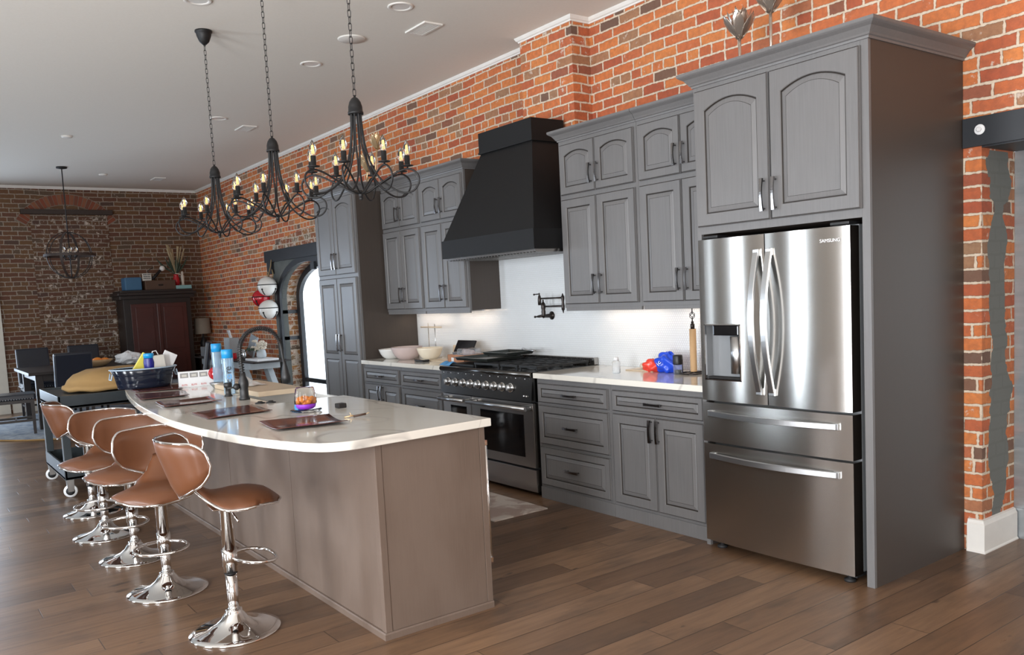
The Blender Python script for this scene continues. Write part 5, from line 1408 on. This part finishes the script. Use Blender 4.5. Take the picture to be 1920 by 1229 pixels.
bx2 = cbox('wooden_chest', -12.95, -12.62, -1.10, -.62, TZ, 2.00, 'trunk_wood', 'small wooden chest on the armoire', 'chest')
q = MB(); q.box(-12.62, -12.61, -.90, -.82, 1.91, 1.935, 0, .004); q.obj('clasp', 'bronze', bx2)
sg = cbox('small_sign', -12.70, -12.68, -1.12, -.98, 2.001, 2.12, 'sign_white', 'small white lettered sign standing on the wooden chest', 'sign', .001)
for k in range(3):
    q = MB(); rn = random.Random(k)
    y_ = -1.105
    while y_ < -1.0: w_ = rn.uniform(.008, .02); q.box(-12.68, -12.6785, y_, y_+w_, 2.028+.032*k, 2.044+.032*k); y_ += w_+.005
    q.obj('lettering', 'text_dark', sg)
gl = thing('silver_lamp', 'small silver globe on a tilted dark stand on the armoire', 'ornament', (-12.75, -.86, 2.0))
q = MB(); q.sphere((-12.75, -.78, 2.20), .045, 18); q.obj('globe', 'bell_white', gl)
q = MB(); q.tube([(-12.75, -1.0, 2.005), (-12.75, -.92, 2.05), (-12.75, -.81, 2.17)], .02, 8, rs=[.5, 1.2, 1]); q.tube([(-12.75, -.92, 2.005), (-12.75, -.92, 2.06)], .01, 6); q.tube([(-12.75, -.95, 2.06), (-12.75, -1.02, 2.16), (-12.75, -.92, 2.22)], .006, 6); q.obj('stand', 'iron_black', gl)
bk = cbox('teal_book', -12.86, -12.62, -.615, -.36, TZ, 1.905, 'teal', 'pale teal box lying flat at the right of the armoire top', 'box')
rv = thing('red_vase', 'red vase of dried pampas stems on the armoire', 'vase', (-12.80, -.66, TZ))
q = MB(); q.lathe([(.04, .0), (.055, .05), (.05, .13), (.035, .17), (.045, .19)], (-12.79, -.555, 1.906), 18); q.v = [(a, b-.0, c) for a, b, c in q.v]; q.obj('vase', 'red_gloss', rv)
q = MB(); rn = random.Random(2)
for k in range(22):
    dy, dx = rn.gauss(0, .075), rn.gauss(0, .04); h_ = rn.uniform(.36, .52)
    q.tube([(-12.79, -.555, 2.08), (-12.79+dx*.5, -.56+dy*.5, 2.08+h_*.5), (-12.79+dx, -.57+dy, 2.08+h_)], .007, 5, rs=[.4, .6, 1.6])
q.obj('stems', 'pampas', rv)
q = MB()
for k in range(16):
    dy, dx = rn.gauss(0, .13), rn.gauss(0, .05); h_ = rn.uniform(.2, .36)
    q.tube([(-12.79, -.555, 2.08), (-12.79+dx*.5, -.56+dy*.7, 2.08+h_*.6), (-12.79+dx, -.56+dy, 2.08+h_)], .010, 5, rs=[.3, 1.6, .3])
q.obj('greenery', 'foliage', rv)
q = MB(); q.lathe([(.028, 0), (.022, .04), (.026, .10), (.030, .15), (.014, .18), (.02, .20), (.016, .23), (0, .24)], (-12.72, -.47, 1.906), 14); q.tube([(-12.72, -.47, 2.075), (-12.72, -.53, 2.10), (-12.72, -.59, 2.11)], .009, 6, rs=[1.4, 1, .5])
q.obj('figurine', 'figurine', None, 'pale standing figurine with outstretched arm on the teal box', 'figurine', base=(-12.72, -.47, 1.906))
# corner lamp on a small dark table
sd = thing('side_table', 'small dark table in the corner right of the armoire', 'side table', (-12.9, -.18, 0))
q = MB(); q.box(XL+.02, -12.58, -.34, -.02, .66, .70, 0, .004); q.obj('table_top', 'dark_wood', sd)
q = MB(); q.box(XL+.05, -12.62, -.31, -.05, 0.02, .66); q.obj('cabinet', 'dark_wood', sd)
lp = thing('table_lamp', 'table lamp with drum shade in the dark corner', 'lamp', (-12.87, -.165, .70))
q = MB(); q.lathe([(.07, .70), (.07, .72), (.03, .74), (.05, .82), (.06, .90), (.03, .98), (.012, 1.02), (.012, 1.15)], (-12.87, -.165, 0), 18); q.obj('base', 'iron_black', lp)
q = MB(); q.lathe([(.140, 1.06), (.125, 1.33), (.122, 1.33), (.137, 1.06)], (-12.87, -.165, 0), 28, cap=False); q.obj('shade', 'shade_fabric', lp)

# ============================================================ ROLLING CART
ct = thing('rolling_cart', 'dark grey rolling utility cart behind the island', 'cart', (-6.0, -3.05, 0))
cx0, cx1, cy0, cy1 = -6.55, -5.50, -3.50, -2.60
q = MB()
def tray_(z0, z1):
    for a_ in ((cx0, cx1, cy0, cy0+.02), (cx0, cx1, cy1-.02, cy1), (cx0, cx0+.02, cy0, cy1), (cx1-.02, cx1, cy0, cy1)): q.box(a_[0], a_[1], a_[2], a_[3], z0, z1, 0, .004)
    q.box(cx0, cx1, cy0, cy1, z0, z0+.02)
tray_(.735, .840); q.box(cx0+.01, cx1-.01, cy0+.01, cy1-.01, .80, .825); q.obj('top_tray', 'cart_grey', ct)
q = MB(); tray_(.15, .27); q.obj('lower_tray', 'cart_grey', ct)
for x in (cx0+.035, cx1-.035):
    for y in (cy0+.035, cy1-.035):
        q = MB(); q.box(x-.03, x+.03, y-.03, y+.03, .265, .737, 0, .004); q.obj('post', 'cart_grey', ct)
        q = MB(); q.lathe([(.020, -.016), (.050, -.016), (.053, -.010), (.053, .010), (.050, .016), (.020, .016)], (x, y, .054), 24, 0, (1, -.3, 0))
        q.lathe([(.012, -.019), (.034, -.019), (.034, .019), (.012, .019)], (x, y, .054), 20, 1, (1, -.3, 0)); c_ = q.obj('caster', ['white_plastic', 'rubber'], ct)
        q = MB(); q.prism([(y-.022, .05), (y+.022, .05), (y+.028, .15), (y-.028, .15)], x+.022, x+.027, 'x'); q.prism([(y-.022, .05), (y+.022, .05), (y+.028, .15), (y-.028, .15)], x-.027, x-.022, 'x'); q.obj('fork', 'handle_steel', c_)
q = MB(); q.lathe([(.0, 0), (.98, 0), (1.02, .02), (1.0, .05), (.95, .055), (.90, .10), (.78, .15), (.55, .19), (.3, .205), (0, .21)], (0, 0, 0), 40, cap=False)
q.v = [(-5.98+p[0]*.38, -2.97+p[1]*.42, .8415+p[2]*.86+.006*sin(9*p[0]+5*p[1])) for p in q.v]
q.obj('domed_cushion', 'tan_fabric', None, 'tan domed suede cushion lying on the rolling cart', 'cushion', base=(-5.98, -2.97, .841))
